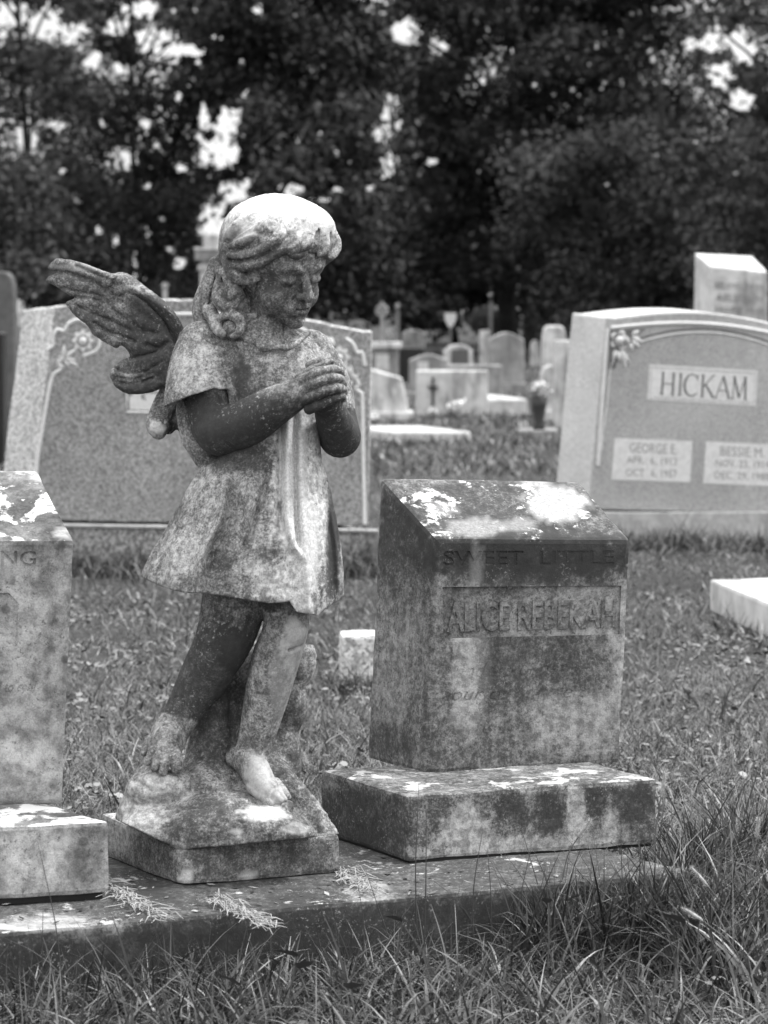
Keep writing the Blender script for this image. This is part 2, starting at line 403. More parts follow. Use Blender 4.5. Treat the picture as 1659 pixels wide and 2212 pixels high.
def make_body(mat, root):
    v = Vol((270, 425, -215), (795, 1790, 135), 2.2)
    # ---- head (r, f, u)
    v.frame(HC, HR)
    v.ell((0, -8, 36), (90, 104, 96), 4)
    v.ell((0, 34, -34), (66, 58, 66), 16)
    v.ell((0, 46, 28), (78, 50, 50), 14)
    for sx in (-1, 1):
        v.ell((sx * 36, 50, -44), (31, 31, 31), 18)
        v.ell((sx * 36, 28, -60), (26, 34, 33), 14)
    v.ell((0, 66, -74), (32, 26, 32), 12); v.ell((0, 84, -91), (20, 17, 16), 12)
    v.ell((0, 85, -60), (28, 14, 22), 14)                                      # muzzle
    for sx in (-1, 1):
        v.ell((sx * 31, 104, 1), (21, 17, 13), 9, 'cut')
        v.curve([(sx * 12, 96, 20), (sx * 30, 96, 27), (sx * 52, 78, 22)], [3.5, 5, 4], 9)        # brow
        v.ell((sx * 32, 80, -2), (18, 14, 13), 3)                              # closed lid
        v.curve([(sx * 17, 92, -6), (sx * 25, 95, -12), (sx * 34, 94, -14), (sx * 44, 89, -11), (sx * 51, 80, -6)], [2.6, 4.2, 4.6, 4.2, 2.6], 1.5, 'cut')
        v.curve([(sx * 16, 93, 7), (sx * 31, 95, 12), (sx * 46, 86, 8)], [2.2, 3.2, 2.2], 2, 'cut')
        v.curve([(sx * 19, 91, -15), (sx * 33, 91, -21), (sx * 49, 80, -14)], [1, 1.4, 1], 6)
    v.curve([(0, 88, 16), (0, 99, -2), (0, 109, -20), (0, 115, -31)], [8, 8.5, 9.5, 11.5], 6)
    for sx in (-1, 1):
        v.ell((sx * 12, 101, -33), (8, 9, 7.5), 4)
        v.ell((sx * 7, 109, -41), (4.2, 5, 3.8), 2, 'cut')
        v.curve([(sx * 16, 94, -38), (sx * 25, 84, -50)], [1.5, 1.5], 6, 'cut')
    v.curve([(0, 101, -43), (0, 100, -50)], [1.8, 1.8], 3, 'cut')
    v.curve([(-18, 91, -60), (-9, 98, -57), (-4, 101, -55.5), (0, 100.5, -57), (4, 101, -55.5), (9, 98, -57), (18, 91, -60)], [2.4, 4.2, 4.8, 4.2, 4.8, 4.2, 2.4], 3)
    v.curve([(-13, 92, -66), (-7, 96.5, -68), (0, 98, -69), (7, 96.5, -68), (13, 92, -66)], [3, 5.2, 6, 5.2, 3], 3)
    v.curve([(-20, 90, -61), (-10, 98, -61.5), (0, 103, -62), (10, 98, -61.5), (20, 90, -61)], [1.8, 2.2, 2.4, 2.2, 1.8], 1.5, 'cut')
    v.curve([(-14, 93, -80), (0, 96, -81), (14, 93, -80)], [3, 4, 3], 6, 'cut')
    v.ell((-88, 2, -16), (8, 19, 24), 6); v.ell((-95, 6, -14), (6, 11, 15), 4, 'cut')             # ear
    v.frame()
    # ---- neck, shoulders and core hidden by the dress
    v.curve([(576, 640, 10), (566, 700, 6), (560, 750, 0)], [50, 50, 74], 16)
    v.ell((560, 800, 10), (120, 90, 78), 14); v.ell((565, 930, 5), (105, 120, 72), 14)
    # ---- her right arm (image left): elbow low, forearm across the chest
    v.curve([(450, 770, -8), (452, 850, -22), (460, 915, -44), (474, 934, -64)], [46, 50, 50, 48], 8)
    v.curve([(474, 934, -64), (535, 912, -92), (595, 876, -122), (640, 853, -142)], [49, 51, 43, 33], 10, n=12)
    v.ell((668, 838, -152), (36, 33, 19), 10, rot=None)
    # ---- her left arm, mostly behind the hands
    v.curve([(672, 770, 48), (712, 850, 40), (728, 905, 22), (734, 940, 4)], [40, 42, 43, 44], 8)
    v.curve([(734, 945, 0), (725, 918, -42), (712, 888, -88), (706, 866, -124)], [43, 40, 33, 27], 10)
    v.ell((712, 843, -128), (22, 33, 22), 8)
    # fingers of her right hand, over the other hand
    F = [([(652, 826, -158), (682, 806, -172), (708, 799, -164), (727, 799, -142), (739, 810, -122)], [13, 11.5, 10.5, 9.5, 7.5]),
         ([(655, 843, -164), (687, 827, -178), (716, 818, -170), (735, 819, -148), (743, 830, -126)], [13, 12, 11, 10, 8]),
         ([(660, 862, -164), (692, 849, -178), (720, 840, -170), (738, 840, -150), (744, 848, -130)], [12.5, 12, 11, 10, 8]),
         ([(668, 884, -158), (696, 872, -168), (720, 862, -162), (737, 857, -148), (742, 862, -134)], [12, 11, 10, 9.5, 7.5])]
    for p, r in F: v.curve(p, r, 2.2)
    v.curve([(648, 818, -140), (672, 800, -132), (700, 789, -124), (716, 781, -120)], [12, 10, 8.5, 7], 2.2)      # thumb
    v.curve([(668, 790, -112), (692, 779, -112), (711, 777, -112)], [9, 8, 6.5], 3)
    for j, (x, y) in enumerate([(737, 803), (744, 822), (746, 842), (742, 860)]):                                  # the other hand's fingertips
        v.curve([(716, y + 10, -112), (x - 6, y + 3, -110), (x, y - 4, -106)], [10, 9, 7], 2.5)
    # ---- her right leg (image left)
    v.curve([(520, 1180, 0), (508, 1290, -8), (482, 1385, -22), (440, 1460, 2), (400, 1530, 6), (376, 1570, -4)], [84, 72, 62, 52, 41, 38], 8)
    v.ell((455, 1440, 16), (48, 70, 46), 14)
    v.curve([(372, 1566, -6), (362, 1598, -38), (352, 1622, -62)], [40, 40, 30], 8)
    v.curve([(334, 1612, -50), (360, 1622, -62), (376, 1616, -58)], [22, 25, 18], 8)
    T = [([(374, 1620, -66), (381, 1642, -98), (382, 1660, -106)], [14, 14.5, 13.5]), ([(360, 1616, -70), (358, 1646, -106), (352, 1668, -110)], [9.5, 10.5, 9.5]),
         ([(347, 1612, -66), (341, 1640, -100), (334, 1659, -104)], [9.5, 10, 9]), ([(334, 1604, -58), (326, 1630, -90), (319, 1647, -94)], [9, 9.5, 8.5]),
         ([(322, 1596, -44), (316, 1614, -66), (311, 1628, -70)], [8.5, 8.5, 7])]
    for p, r in T: v.curve(p, r, 1.5)
    # ---- her left leg (image right)
    v.curve([(600, 1190, -10), (612, 1290, -26), (618, 1352, -44), (594, 1430, -30), (572, 1520, -14), (552, 1600, -10), (538, 1640, -12)], [78, 58, 49, 52, 46, 38, 34], 8)
    v.ell((637, 1362, -66), (26, 30, 24), 10)
    v.curve([(607, 1398, -74), (628, 1404, -78), (650, 1396, -66)], [3, 4, 3], 6, 'cut')
    v.ell((507, 1636, 2), (20, 22, 22), 10)
    v.curve([(536, 1640, -14), (552, 1668, -44), (568, 1696, -72), (580, 1712, -90)], [35, 34, 30, 25], 8)
    v.curve([(545, 1700, -70), (562, 1716, -92), (574, 1728, -104), (586, 1737, -108)], [15, 13, 12, 10], 2.5)
    v.curve([(574, 1698, -78), (590, 1716, -100), (603, 1730, -108)], [13, 11, 9], 2.2)
    v.curve([(588, 1694, -66), (602, 1714, -88), (613, 1728, -96)], [12, 10, 8.5], 2.2)
    v.curve([(596, 1690, -52), (612, 1708, -72), (622, 1722, -80)], [11, 9.5, 8], 2.2)
    v.F[:, :, 0] = 5
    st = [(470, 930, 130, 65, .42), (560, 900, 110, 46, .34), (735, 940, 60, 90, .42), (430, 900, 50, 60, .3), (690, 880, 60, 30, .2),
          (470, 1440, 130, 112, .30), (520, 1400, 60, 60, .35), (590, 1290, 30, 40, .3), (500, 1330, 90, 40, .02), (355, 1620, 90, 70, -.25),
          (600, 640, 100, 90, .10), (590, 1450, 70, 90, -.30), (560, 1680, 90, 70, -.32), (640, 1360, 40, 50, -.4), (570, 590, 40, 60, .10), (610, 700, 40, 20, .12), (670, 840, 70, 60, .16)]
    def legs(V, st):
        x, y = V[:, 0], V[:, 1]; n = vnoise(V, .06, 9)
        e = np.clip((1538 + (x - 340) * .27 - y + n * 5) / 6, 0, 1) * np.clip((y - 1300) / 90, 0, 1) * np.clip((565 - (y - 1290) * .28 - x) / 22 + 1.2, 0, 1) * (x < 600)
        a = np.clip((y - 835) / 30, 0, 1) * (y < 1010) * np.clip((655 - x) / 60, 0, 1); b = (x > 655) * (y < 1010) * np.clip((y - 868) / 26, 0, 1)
        w = (x < 680) * np.clip((y - 1315) / 40, 0, 1) * (y < 1760) * np.clip((x - (548 - (y - 1330) * .2)) / 24, 0, 1); st = np.where(w > .2, -.5 * w, st)  # knee and shin lightened in colour, as if sunlit
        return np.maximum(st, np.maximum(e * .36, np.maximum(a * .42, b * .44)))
    return sculpt(v, 'body', mat, root, .45, 1, st, fn=legs, clean_and_lit=[(636, 1400, 34, 60, .4), (610, 1480, 30, 90, .25), (560, 1680, 34, 50, .4), (570, 1700, 40, 36, .2), (600, 1722, 20, 24, .4), (641, 1362, 24, 26, .25)])  # pale patches put sunlight on knee, shin and foot into the colour

def make_hair(mat, root):
    v = Vol((400, 400, -165), (765, 745, 150), 2.25)
    cx, cy, cd, rx, ry, rd = 602, 540, -4, 124, 120, 116
    v.ell((cx, cy, cd), (rx, ry, rd), 4)
    v.ell((592, 492, -4), (108, 71, 104), 12); v.ell((652, 500, -40), (74, 62, 74), 16); v.ell((545, 530, 22), (74, 90, 92), 12)
    v.frame(HC, HR)
    v.ell((6, 118, -34), (104, 112, 92), 8, 'cut'); v.ell((0, 70, -80), (104, 60, 80), 8, 'cut')
    v.ell((-70, 66, -60), (50, 46, 70), 8, 'cut')
    v.frame()
    def on(x, y, off=0):
        q = 1 - ((x - cx) / (rx + 6)) ** 2 - ((y - cy) / (ry + 4)) ** 2
        return (x, y, cd - (rd + 2) * math.sqrt(max(q, 0.02)) + off)
    L = [([(548, 462), (516, 484), (496, 510), (482, 538)], [7, 12, 13, 10]),
         ([(580, 466), (562, 492), (532, 514), (506, 530), (486, 544), (476, 560)], [8, 12, 15, 14, 12, 8]),
         ([(616, 470), (611, 494), (596, 520), (568, 541), (530, 554), (498, 552), (482, 560)], [8, 12, 14, 14, 14, 13, 9]),
         ([(600, 545), (572, 562), (536, 573), (504, 570), (484, 562)], [7, 11, 14, 14, 9]),
         ([(668, 476), (660, 502), (634, 524), (604, 543), (580, 558)], [8, 12, 14, 12, 6]),
         ([(676, 478), (672, 512), (654, 530), (634, 540), (630, 549), (644, 553), (660, 547)], [7, 12, 13, 11, 8, 8, 5]),
         ([(690, 484), (699, 508), (704, 530), (698, 547), (688, 552)], [8, 12, 12, 9, 5]),
         ([(708, 486), (720, 506), (727, 530), (720, 551), (712, 558)], [7, 10, 11, 9, 5])]
    for p, r in L: v.curve([on(x, y, -1) for x, y in p], r, 4)
    for p in ([(560, 470), (536, 498), (510, 514), (490, 524)], [(600, 466), (590, 500), (566, 524), (530, 538), (500, 540)], [(640, 474), (630, 506), (604, 530), (570, 554), (530, 564), (496, 562)],
              [(655, 480), (648, 510), (624, 530)], [(684, 480), (686, 510), (676, 538)], [(702, 490), (712, 512), (714, 540)], [(528, 506), (548, 500), (570, 506)], [(560, 520), (586, 512), (600, 490)]):
        v.curve([on(x, y, -14) for x, y in p], [4, 6, 6, 6, 5, 4][:len(p)], 4, 'cut')
    # hair gathered at the side and falling on the shoulder
    S = [([(492, 560, -62), (505, 590, -78), (530, 604, -84), (556, 600, -80)], [14, 16, 13, 8]),
         ([(478, 566, -36), (486, 600, -54), (505, 622, -64), (520, 640, -58)], [16, 18, 15, 10]),
         ([(470, 572, -6), (462, 610, -10), (456, 645, 0), (438, 672, 12), (432, 700, 20)], [20, 24, 24, 20, 14]),
         ([(456, 592, 20), (446, 630, 26), (434, 664, 30), (432, 694, 34)], [14, 20, 20, 14]),
         ([(488, 588, -46), (474, 618, -56), (472, 646, -62), (484, 662, -66), (502, 660, -66), (512, 648, -62)], [13, 14, 14, 13, 11, 8]),
         ([(500, 596, -56), (494, 622, -66), (498, 642, -70), (508, 636, -66)], [11, 12, 10, 7]),
         ([(470, 690, -50), (490, 680, -66), (512, 686, -74), (521, 704, -76), (512, 722, -78), (500, 726, -74)], [8, 10, 12, 11, 8, 5]),
         ([(452, 672, -20), (462, 690, -40), (470, 712, -60), (482, 722, -70)], [16, 15, 12, 8])]
    for p, r in S: v.curve(p, r, 5)
    for p in ([(480, 600, -66), (483, 628, -74), (490, 648, -80)], [(508, 598, -74), (504, 628, -82), (508, 646, -82)], [(466, 600, -30), (458, 640, -26), (446, 676, -10)], [(448, 620, 4), (444, 652, 8), (436, 690, 14)]):
        v.curve(p, [3, 4, 3], 3, 'cut')
    v.ell((516, 664, 4), (40, 54, 44), 12); v.ell((590, 575, 4), (70, 80, 66), 3, 'cut'); v.ell((722, 630, -20), (70, 70, 120), 8, 'cut')
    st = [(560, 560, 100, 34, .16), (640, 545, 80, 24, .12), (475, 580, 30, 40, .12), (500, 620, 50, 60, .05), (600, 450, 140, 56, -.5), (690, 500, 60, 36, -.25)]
    return sculpt(v, 'hair', mat, root, 1.3, 1, st, [(600, 431, 116, 46, .95), (680, 476, 52, 30, .7), (520, 500, 40, 20, .35)])  # crown paler: rain-washed marble, with sunlit brightness painted in

def interp(t, tab):
    a = np.array(tab, float); return np.interp(t, a[:, 0], a[:, 1])
def make_dress(mat, root):
    v = Vol((285, 675, -225), (770, 1345, 190), 2.75)
    X, Y, D = v.grid(); y = Y
    ys = v.ax[1].astype(float)
    prof = [(690, 545, 60, 50, 8), (715, 550, 92, 56, 8), (740, 556, 124, 66, 8), (780, 566, 134, 84, 4), (830, 572, 128, 92, 0), (900, 572, 122, 92, 0), (960, 570, 122, 94, 0),
            (1000, 566, 130, 100, 0), (1060, 556, 156, 118, -2), (1120, 546, 178, 132, -4), (1180, 533, 200, 146, -6), (1240, 522, 216, 156, -8), (1300, 516, 224, 160, -8), (1340, 515, 226, 160, -8)]
    P = np.array(prof, float)
    it = lambda j: np.interp(ys, P[:, 0], P[:, j]).astype(np.float32)[None, :, None]
    c, rx, rd, cd = it(1), it(2), it(3), it(4)
    a, b = (X - c) / rx, (D - cd) / rd
    r = np.sqrt(a * a + b * b) + 1e-6
    f = (r - 1) * (rx * rd / np.sqrt((a / r * rd) ** 2 + (b / r * rx) ** 2))
    f = np.minimum(f, 60).astype(np.float32)
    # folds: ridges and grooves drawn on the near side
    th = np.arctan2(a, -b)
    amt = np.clip((y - 960) / 260, 0, 1)
    f = f - (5.0 * np.sin(th * 9 + 1.0) * amt * (np.abs(th) > 1.35)).astype(np.float32)
    xs = v.ax[0].astype(float)
    def line(pts, amp, w):
        p = np.array(pts, float); xc = np.interp(ys, p[:, 1], p[:, 0]); e = np.clip((ys - p[0, 1]) / 60, 0, 1) * np.clip((p[-1, 1] - ys) / 30, 0, 1)
        return (amp * np.exp(-((xs[:, None] - xc[None, :]) / w) ** 2) * e[None, :]).astype(np.float32)[:, :, None]
    rel = 0
    rel = rel + line([(492, 1000), (490, 1034), (475, 1121), (447, 1171), (434, 1208), (431, 1290), (430, 1310)], 15, 11)
    rel = rel + line([(508, 1000), (506, 1040), (495, 1121), (470, 1171), (456, 1208), (452, 1260)], -9, 13)
    rel = rel + line([(545, 985), (543, 1015), (536, 1108), (531, 1190)], 10, 9)
    rel = rel + line([(584, 985), (577, 1034), (562, 1090), (546, 1133), (534, 1190)], -11, 7)
    rel = rel + line([(604, 860), (606, 1000), (604, 1100), (610, 1165)], -10, 7)
    rel = rel + line([(622, 840), (622, 1000), (621, 1120), (630, 1165), (646, 1200), (655, 1215)], 13, 10)
    rel = rel + line([(638, 860), (638, 1000), (640, 1100), (644, 1170), (652, 1200)], -8, 5)
    rel = rel + line([(652, 860), (652, 1000), (655, 1120), (664, 1240), (668, 1345)], 9, 12)
    rel = rel + line([(690, 960), (704, 1080), (716, 1180), (722, 1290)], -6, 8)
    rel = rel + line([(700, 960), (712, 1080), (728, 1180), (736, 1290)], 8, 7)
    rel = rel + line([(350, 1130), (345, 1200), (350, 1300)], -6, 16) + line([(390, 1090), (376, 1180), (372, 1290)], 7, 16)
    rel = rel + line([(470, 760), (476, 830), (500, 900)], -7, 12) + line([(520, 780), (530, 860), (545, 930)], 5, 14) + line([(640, 740), (660, 800), (665, 860)], 5, 12)
    rel = rel + line([(462, 975), (405, 1070), (356, 1140), (334, 1180)], -8, 12)
    f = f - 1.5 * rel * (np.asarray(b) < 0.15) * np.clip(0.15 - b, 0, 1)
    v.F = np.minimum(v.F, f.astype(np.float32))
    # the fold that runs into the pleat above the hem, and a crease ending
    v.curve([(590, 1196, -150), (622, 1214, -152), (654, 1234, -148)], [4, 7, 3], 8, 'cut')
    v.curve([(600, 1160, -156), (624, 1196, -156), (650, 1222, -152)], [4, 6, 3], 8, 'cut')
    # sleeves
    v.curve([(440, 752, 2), (434, 800, -8), (432, 848, -22), (434, 900, -34)], [60, 70, 76, 82], 16)
    v.curve([(672, 758, 46), (702, 820, 44), (712, 880, 34)], [46, 52, 56], 14)
    v.curve([(402, 766, -70), (430, 756, -84), (470, 752, -78), (500, 768, -74)], [2, 2.5, 2.5, 2], 4, 'cut')
    # neckline ruffle
    v.curve([(512, 716, -50), (530, 733, -60), (548, 740, -70), (570, 750, -74), (596, 750, -77), (620, 750, -74), (640, 742, -69), (668, 718, -40)], [5, 8, 6, 8.5, 6, 8, 6, 5], 9)
    v.curve([(506, 732, -66), (546, 760, -88), (598, 770, -94), (646, 758, -84)], [3, 4, 4, 3], 5, 'cut')
    for x0, y0 in ((560, 750), (590, 754), (620, 750), (534, 742)): v.curve([(x0, y0 - 14, -76), (x0 + 4, y0 + 14, -92)], [3, 4], 4, 'cut')
    # open bottoms: the skirt
    Fi = f + 13
    hem = np.interp(xs, [290, 300, 350, 400, 440, 500, 580, 616, 625, 640, 686, 700, 740], [1238, 1243, 1268, 1281, 1281, 1290, 1303, 1301, 1297, 1321, 1331, 1318, 1290])[:, None, None]
    hemback = np.interp(xs, [290, 520, 740], [1238, 1268, 1275])[:, None, None]
    hm = np.where(b < 0.1, hem, hemback)
    inner = np.maximum(Fi, (1150 - y))
    v.F = np.maximum(v.F, -inner.astype(np.float32))
    v.F = np.maximum(v.F, (y - hm).astype(np.float32))
    # sleeve opening
    edge = np.interp(xs, [340, 362, 410, 461, 505, 560], [884, 875, 857, 841, 843, 862])[:, None, None]
    cut = np.maximum(np.maximum(edge - y + (D + 60) * 0.05, X - 512), np.maximum(-(X - 300), y - 960))
    body = f.astype(np.float32)
    A = np.maximum(v.F, 0) * 0
    keep = np.maximum(v.F, -cut.astype(np.float32))
    v.F = np.minimum(keep, np.maximum(np.where(y > 800, body, 99), v.F)).astype(np.float32)
    v.curve([(446, 830, -20), (440, 880, -34), (436, 940, -44)], [56, 62, 66], 3, 'cut')
    # lower back under the wing
    v.curve([(410, 890, 30), (424, 940, 24), (446, 985, 10)], [30, 34, 30], 12)
    # gathers on the shoulder
    v.ell((500, 712, -60), (20, 22, 16), 6)
    v.F[:, 0, :] = 5
    st = [(522, 825, 20, 80, .32), (500, 780, 30, 60, .12), (545, 850, 50, 60, .10), (520, 990, 90, 30, .3), (470, 1240, 60, 40, .12), (590, 1200, 40, 20, .15), (718, 1190, 16, 120, .3), (330, 1130, 40, 60, .22),  # darker under the forearm, down the right side and along folds
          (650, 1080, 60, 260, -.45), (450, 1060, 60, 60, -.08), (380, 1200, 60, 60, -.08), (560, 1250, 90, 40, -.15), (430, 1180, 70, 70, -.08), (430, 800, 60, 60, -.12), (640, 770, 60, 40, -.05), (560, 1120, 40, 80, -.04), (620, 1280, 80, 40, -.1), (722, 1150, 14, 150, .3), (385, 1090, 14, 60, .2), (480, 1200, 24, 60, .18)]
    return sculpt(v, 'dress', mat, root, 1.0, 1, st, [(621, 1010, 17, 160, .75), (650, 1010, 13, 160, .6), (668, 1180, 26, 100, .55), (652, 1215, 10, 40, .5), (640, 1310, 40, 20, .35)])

def in_poly_dist(X, Y, P):
    P = np.array(P, float); d = np.full(X.shape, 1e9); ins = np.zeros(X.shape, bool)
    for i in range(len(P)):
        a, b = P[i], P[(i + 1) % len(P)]; e = b - a
        t = np.clip(((X - a[0]) * e[0] + (Y - a[1]) * e[1]) / (e @ e + 1e-9), 0, 1)
        d = np.minimum(d, (X - a[0] - t * e[0]) ** 2 + (Y - a[1] - t * e[1]) ** 2)
        c = ((a[1] > Y) != (b[1] > Y)) & (X < (b[0] - a[0]) * (Y - a[1]) / (b[1] - a[1] + 1e-12) + a[0]); ins ^= c
    return np.where(ins, -1, 1) * np.sqrt(d)
def make_wing(mat, root):
    v = Vol((90, 545, -40), (470, 1010, 150), 2.5)
    out = [(121, 559), (140, 560), (169, 565), (205, 578), (239, 591), (250, 590), (266, 589), (285, 597), (326, 628), (352, 648), (374, 671), (390, 695), (402, 725), (410, 760), (430, 800), (425, 850),
           (380, 860), (362, 836), (331, 846), (305, 851), (278, 851), (258, 842), (244, 828), (237, 806), (247, 790), (263, 777), (281, 770), (276, 757), (266, 747), (258, 746), (251, 752), (226, 739),
           (203, 724), (195, 712), (186, 700), (168, 688), (157, 676), (147, 662), (143, 654), (152, 649), (162, 644), (150, 637), (136, 628), (118, 617), (99, 607), (106, 597), (123, 589), (112, 584), (105, 579), (110, 569)]
    xs, ys = v.ax[0].astype(float), v.ax[1].astype(float); X2, Y2 = np.meshgrid(xs, ys, indexing='ij')
    p = in_poly_dist(X2, Y2, crom(out + [out[0]], 3))
    dm = 58 + (X2 - 380) * -0.10 + 0.00045 * (X2 - 250) ** 2 * (X2 < 250)
    rise = np.clip(1 - np.abs((Y2 - (596 + (X2 - 240) * .62)) / 40), 0, 1) * (X2 > 225)          # thick leading edge
    th = 12 + 20 * rise + 8 * np.clip((X2 - 300) / 100, 0, 1)
    def groove(pts, amp, w, step=0.0):
        q = np.array(crom(pts, 5)); d = np.full(X2.shape, 1e9); sg = np.zeros(X2.shape)
        for i in range(len(q) - 1):
            a, b = q[i], q[i+1]; e = b - a; t = np.clip(((X2 - a[0]) * e[0] + (Y2 - a[1]) * e[1]) / (e @ e), 0, 1)
            dx, dy = X2 - a[0] - t * e[0], Y2 - a[1] - t * e[1]; dd = np.hypot(dx, dy); m = dd < d; d = np.where(m, dd, d); sg = np.where(m, np.sign(e[0] * dy - e[1] * dx), sg)
        return -amp * np.exp(-(d / w) ** 2) + step * sg * np.exp(-d / (w * 2.5))
    G = [([(123, 589), (160, 596), (200, 612), (240, 640), (262, 655)], 9, 5, 3), ([(162, 644), (190, 646), (212, 652), (232, 660), (265, 690)], 10, 4, 4),
         ([(136, 624), (180, 634), (212, 640), (240, 655)], 6, 4, 2), ([(203, 700), (232, 718), (262, 728), (290, 740)], 9, 4, 4), ([(240, 822), (270, 830), (300, 828), (330, 818)], 9, 4, 3),
         ([(242, 795), (275, 808), (310, 806), (340, 790)], 5, 5, 2), ([(250, 600), (225, 640), (214, 662)], 5, 4, 2), ([(264, 640), (280, 634), (310, 650), (350, 690), (380, 740)], 8, 6, 4),
         ([(255, 785), (285, 775), (315, 768), (340, 760)], 6, 4, 2), ([(290, 700), (310, 716), (340, 720)], 6, 5, 0), ([(318, 745), (345, 752), (362, 740)], 6, 5, 0), ([(250, 815), (290, 820), (330, 806)], 5, 4, 0),
         ([(165, 575), (200, 590), (232, 604)], 5, 4, 1), ([(170, 665), (200, 680), (240, 695), (280, 715)], 6, 5, 2)]
    for pts, a, w, st in G: th = th + groove(pts, a * 1.35, w, st * 1.5)
    for bx, by, r, a in ((325, 735, 16, 7), (288, 752, 12, 6), (308, 697, 10, 5), (350, 770, 14, 5), (338, 800, 12, 5)): th = th + a * np.exp(-((X2 - bx) ** 2 + (Y2 - by) ** 2) / r ** 2)
    edge = np.clip(-p / 11, 0, 1); th = np.maximum(th, 4) * np.sqrt(np.clip(1 - (1 - edge) ** 2, 0, 1))
    D = v.ax[2][None, None, :]
    f = np.where(p[:, :, None] > 0, np.maximum(p[:, :, None], 1), (np.abs(D - dm[:, :, None]) - th[:, :, None]) * 0.8)
    v.F = np.minimum(v.F, f.astype(np.float32))
    v.F[:, :, 0] = 5
    return sculpt(v, 'wing', mat, root, 1.2, 1, [(340, 720, 70, 130, .3), (180, 620, 60, 26, .06), (290, 840, 70, 20, .25), (220, 700, 60, 30, .12), (330, 625, 90, 14, -.3)], [(210, 578, 100, 9, .25)], stainbase=.1)  # upper edge painted paler, its lit rim put into the colour
def make_wing_tip(mat, root):              # what shows of the second wing below the first
    v = Vol((300, 830, 20), (470, 1010, 150), 2.5)
    v.curve([(372, 840, 78), (352, 880, 72), (340, 915, 66), (342, 930, 64)], [24, 25, 25, 20], 4, flat=(0.2, 0, 1), q=.55)
    v.curve([(380, 850, 84), (372, 900, 84), (364, 925, 82)], [20, 22, 14], 5, flat=(0.2, 0, 1), q=.55)
    v.curve([(400, 880, 84), (412, 930, 78), (434, 972, 70)], [20, 26, 16], 6, flat=(0.2, 0, 1), q=.6)
    v.curve([(396, 930, 60), (408, 952, 56), (424, 958, 52)], [5, 6, 4], 4, 'cut')
    v.ell((347, 924, 54), (22, 17, 9), 2)
    return sculpt(v, 'wing', mat, root, 1.6, 1, [(356, 880, 30, 34, .2), (372, 932, 16, 20, .5)], [(338, 924, 17, 15, .8)])

def make_rock(mat, root, plinth_fn):
    v = Vol((215, 1390, -215), (750, 1870, 170), 3.0)
    v.ell((470, 1816, -14), (212, 112, 168), 10)
    v.curve([(332, 1690, -40), (300, 1760, -30), (290, 1830, -20)], [44, 46, 50], 20)
    v.ell((345, 1704, -60), (74, 40, 58), 12); v.ell((350, 1684, -62), (62, 20, 50), 6)
    v.curve([(288, 1684, -84), (322, 1706, -118), (372, 1712, -124), (412, 1698, -98)], [4, 6, 6, 4], 6, 'cut')
    v.curve([(472, 1480, 90), (458, 1560, 80), (452, 1660, 60), (440, 1740, 20)], [34, 44, 58, 84], 20)
    v.curve([(560, 1460, 100), (560, 1600, 92), (556, 1720, 50)], [56, 64, 84], 20)
    v.ell((645, 1425, 84), (38, 60, 40), 10); v.ell((624, 1520, 84), (40, 66, 40), 10); v.ell((612, 1640, 76), (40, 80, 44), 12)
    v.curve([(620, 1478, 48), (650, 1482, 44), (676, 1470, 58)], [4, 5, 4], 5, 'cut')
    v.curve([(600, 1540, 48), (630, 1548, 44), (660, 1535, 58)], [4, 5, 4], 5, 'cut')
    v.curve([(600, 1680, 20), (650, 1740, 4), (710, 1806, -10)], [34, 34, 26], 18)
    v.ell((530, 1804, -110), (150, 60, 70), 20); v.ell((330, 1810, -90), (80, 60, 70), 20)
    v.curve([(534, 1752, -84), (566, 1764, -100), (600, 1756, -98), (618, 1742, -84)], [20, 22, 21, 16], 5)
    v.ell((575, 1745, -80), (50, 24, 34), 6)
    v.curve([(508, 1760, -108), (560, 1786, -128), (620, 1772, -114)], [4, 5, 4], 5, 'cut')
    v.ell((448, 1560, 8), (16, 12, 10), 6, 'cut'); v.ell((500, 1620, -20), (24, 12, 18), 8, 'cut'); v.ell((470, 1700, -60), (30, 14, 20), 10)
    V0 = v.F; X, Y, D = v.grid()
    n = vnoise(np.stack(np.broadcast_arrays(X[::4], Y[:, ::4], D[:, :, ::4]), -1).reshape(-1, 3), .03, 21).reshape(len(v.ax[0][::4]), len(v.ax[1][::4]), len(v.ax[2][::4]))
    n = np.repeat(np.repeat(np.repeat(n, 4, 0), 4, 1), 4, 2)[:V0.shape[0], :V0.shape[1], :V0.shape[2]]
    low = np.clip((Y - 1690) / 60, 0, 1)
    v.F = (V0 - n * 7 * low).astype(np.float32)
    xa = v.ax[0].astype(float); yf = np.interp(xa, [215, 222, 390, 733, 750], [1752, 1757, 1836, 1803, 1800])[:, None, None]
    v.F = np.maximum(v.F, (Y - yf).astype(np.float32)); v.F = np.maximum(v.F, np.maximum(np.interp(xa, [215, 400], [0, -400])[:, None, None] * 0 + (-(D + 190)), -300 + 0 * Y).astype(np.float32))
    st = [(450, 1770, 150, 50, .2), (640, 1760, 50, 60, .12), (470, 1540, 70, 110, .26), (620, 1600, 60, 120, .2), (500, 1640, 60, 30, .2), (330, 1720, 80, 60, -.2), (660, 1500, 40, 160, -.05), (300, 1780, 60, 60, -.3)]
    return sculpt(v, 'rock', mat, root, 2.2, 2, st, [(572, 1757, 50, 20, .85), (640, 1790, 30, 12, .3), (510, 1796, 14, 8, .4)])
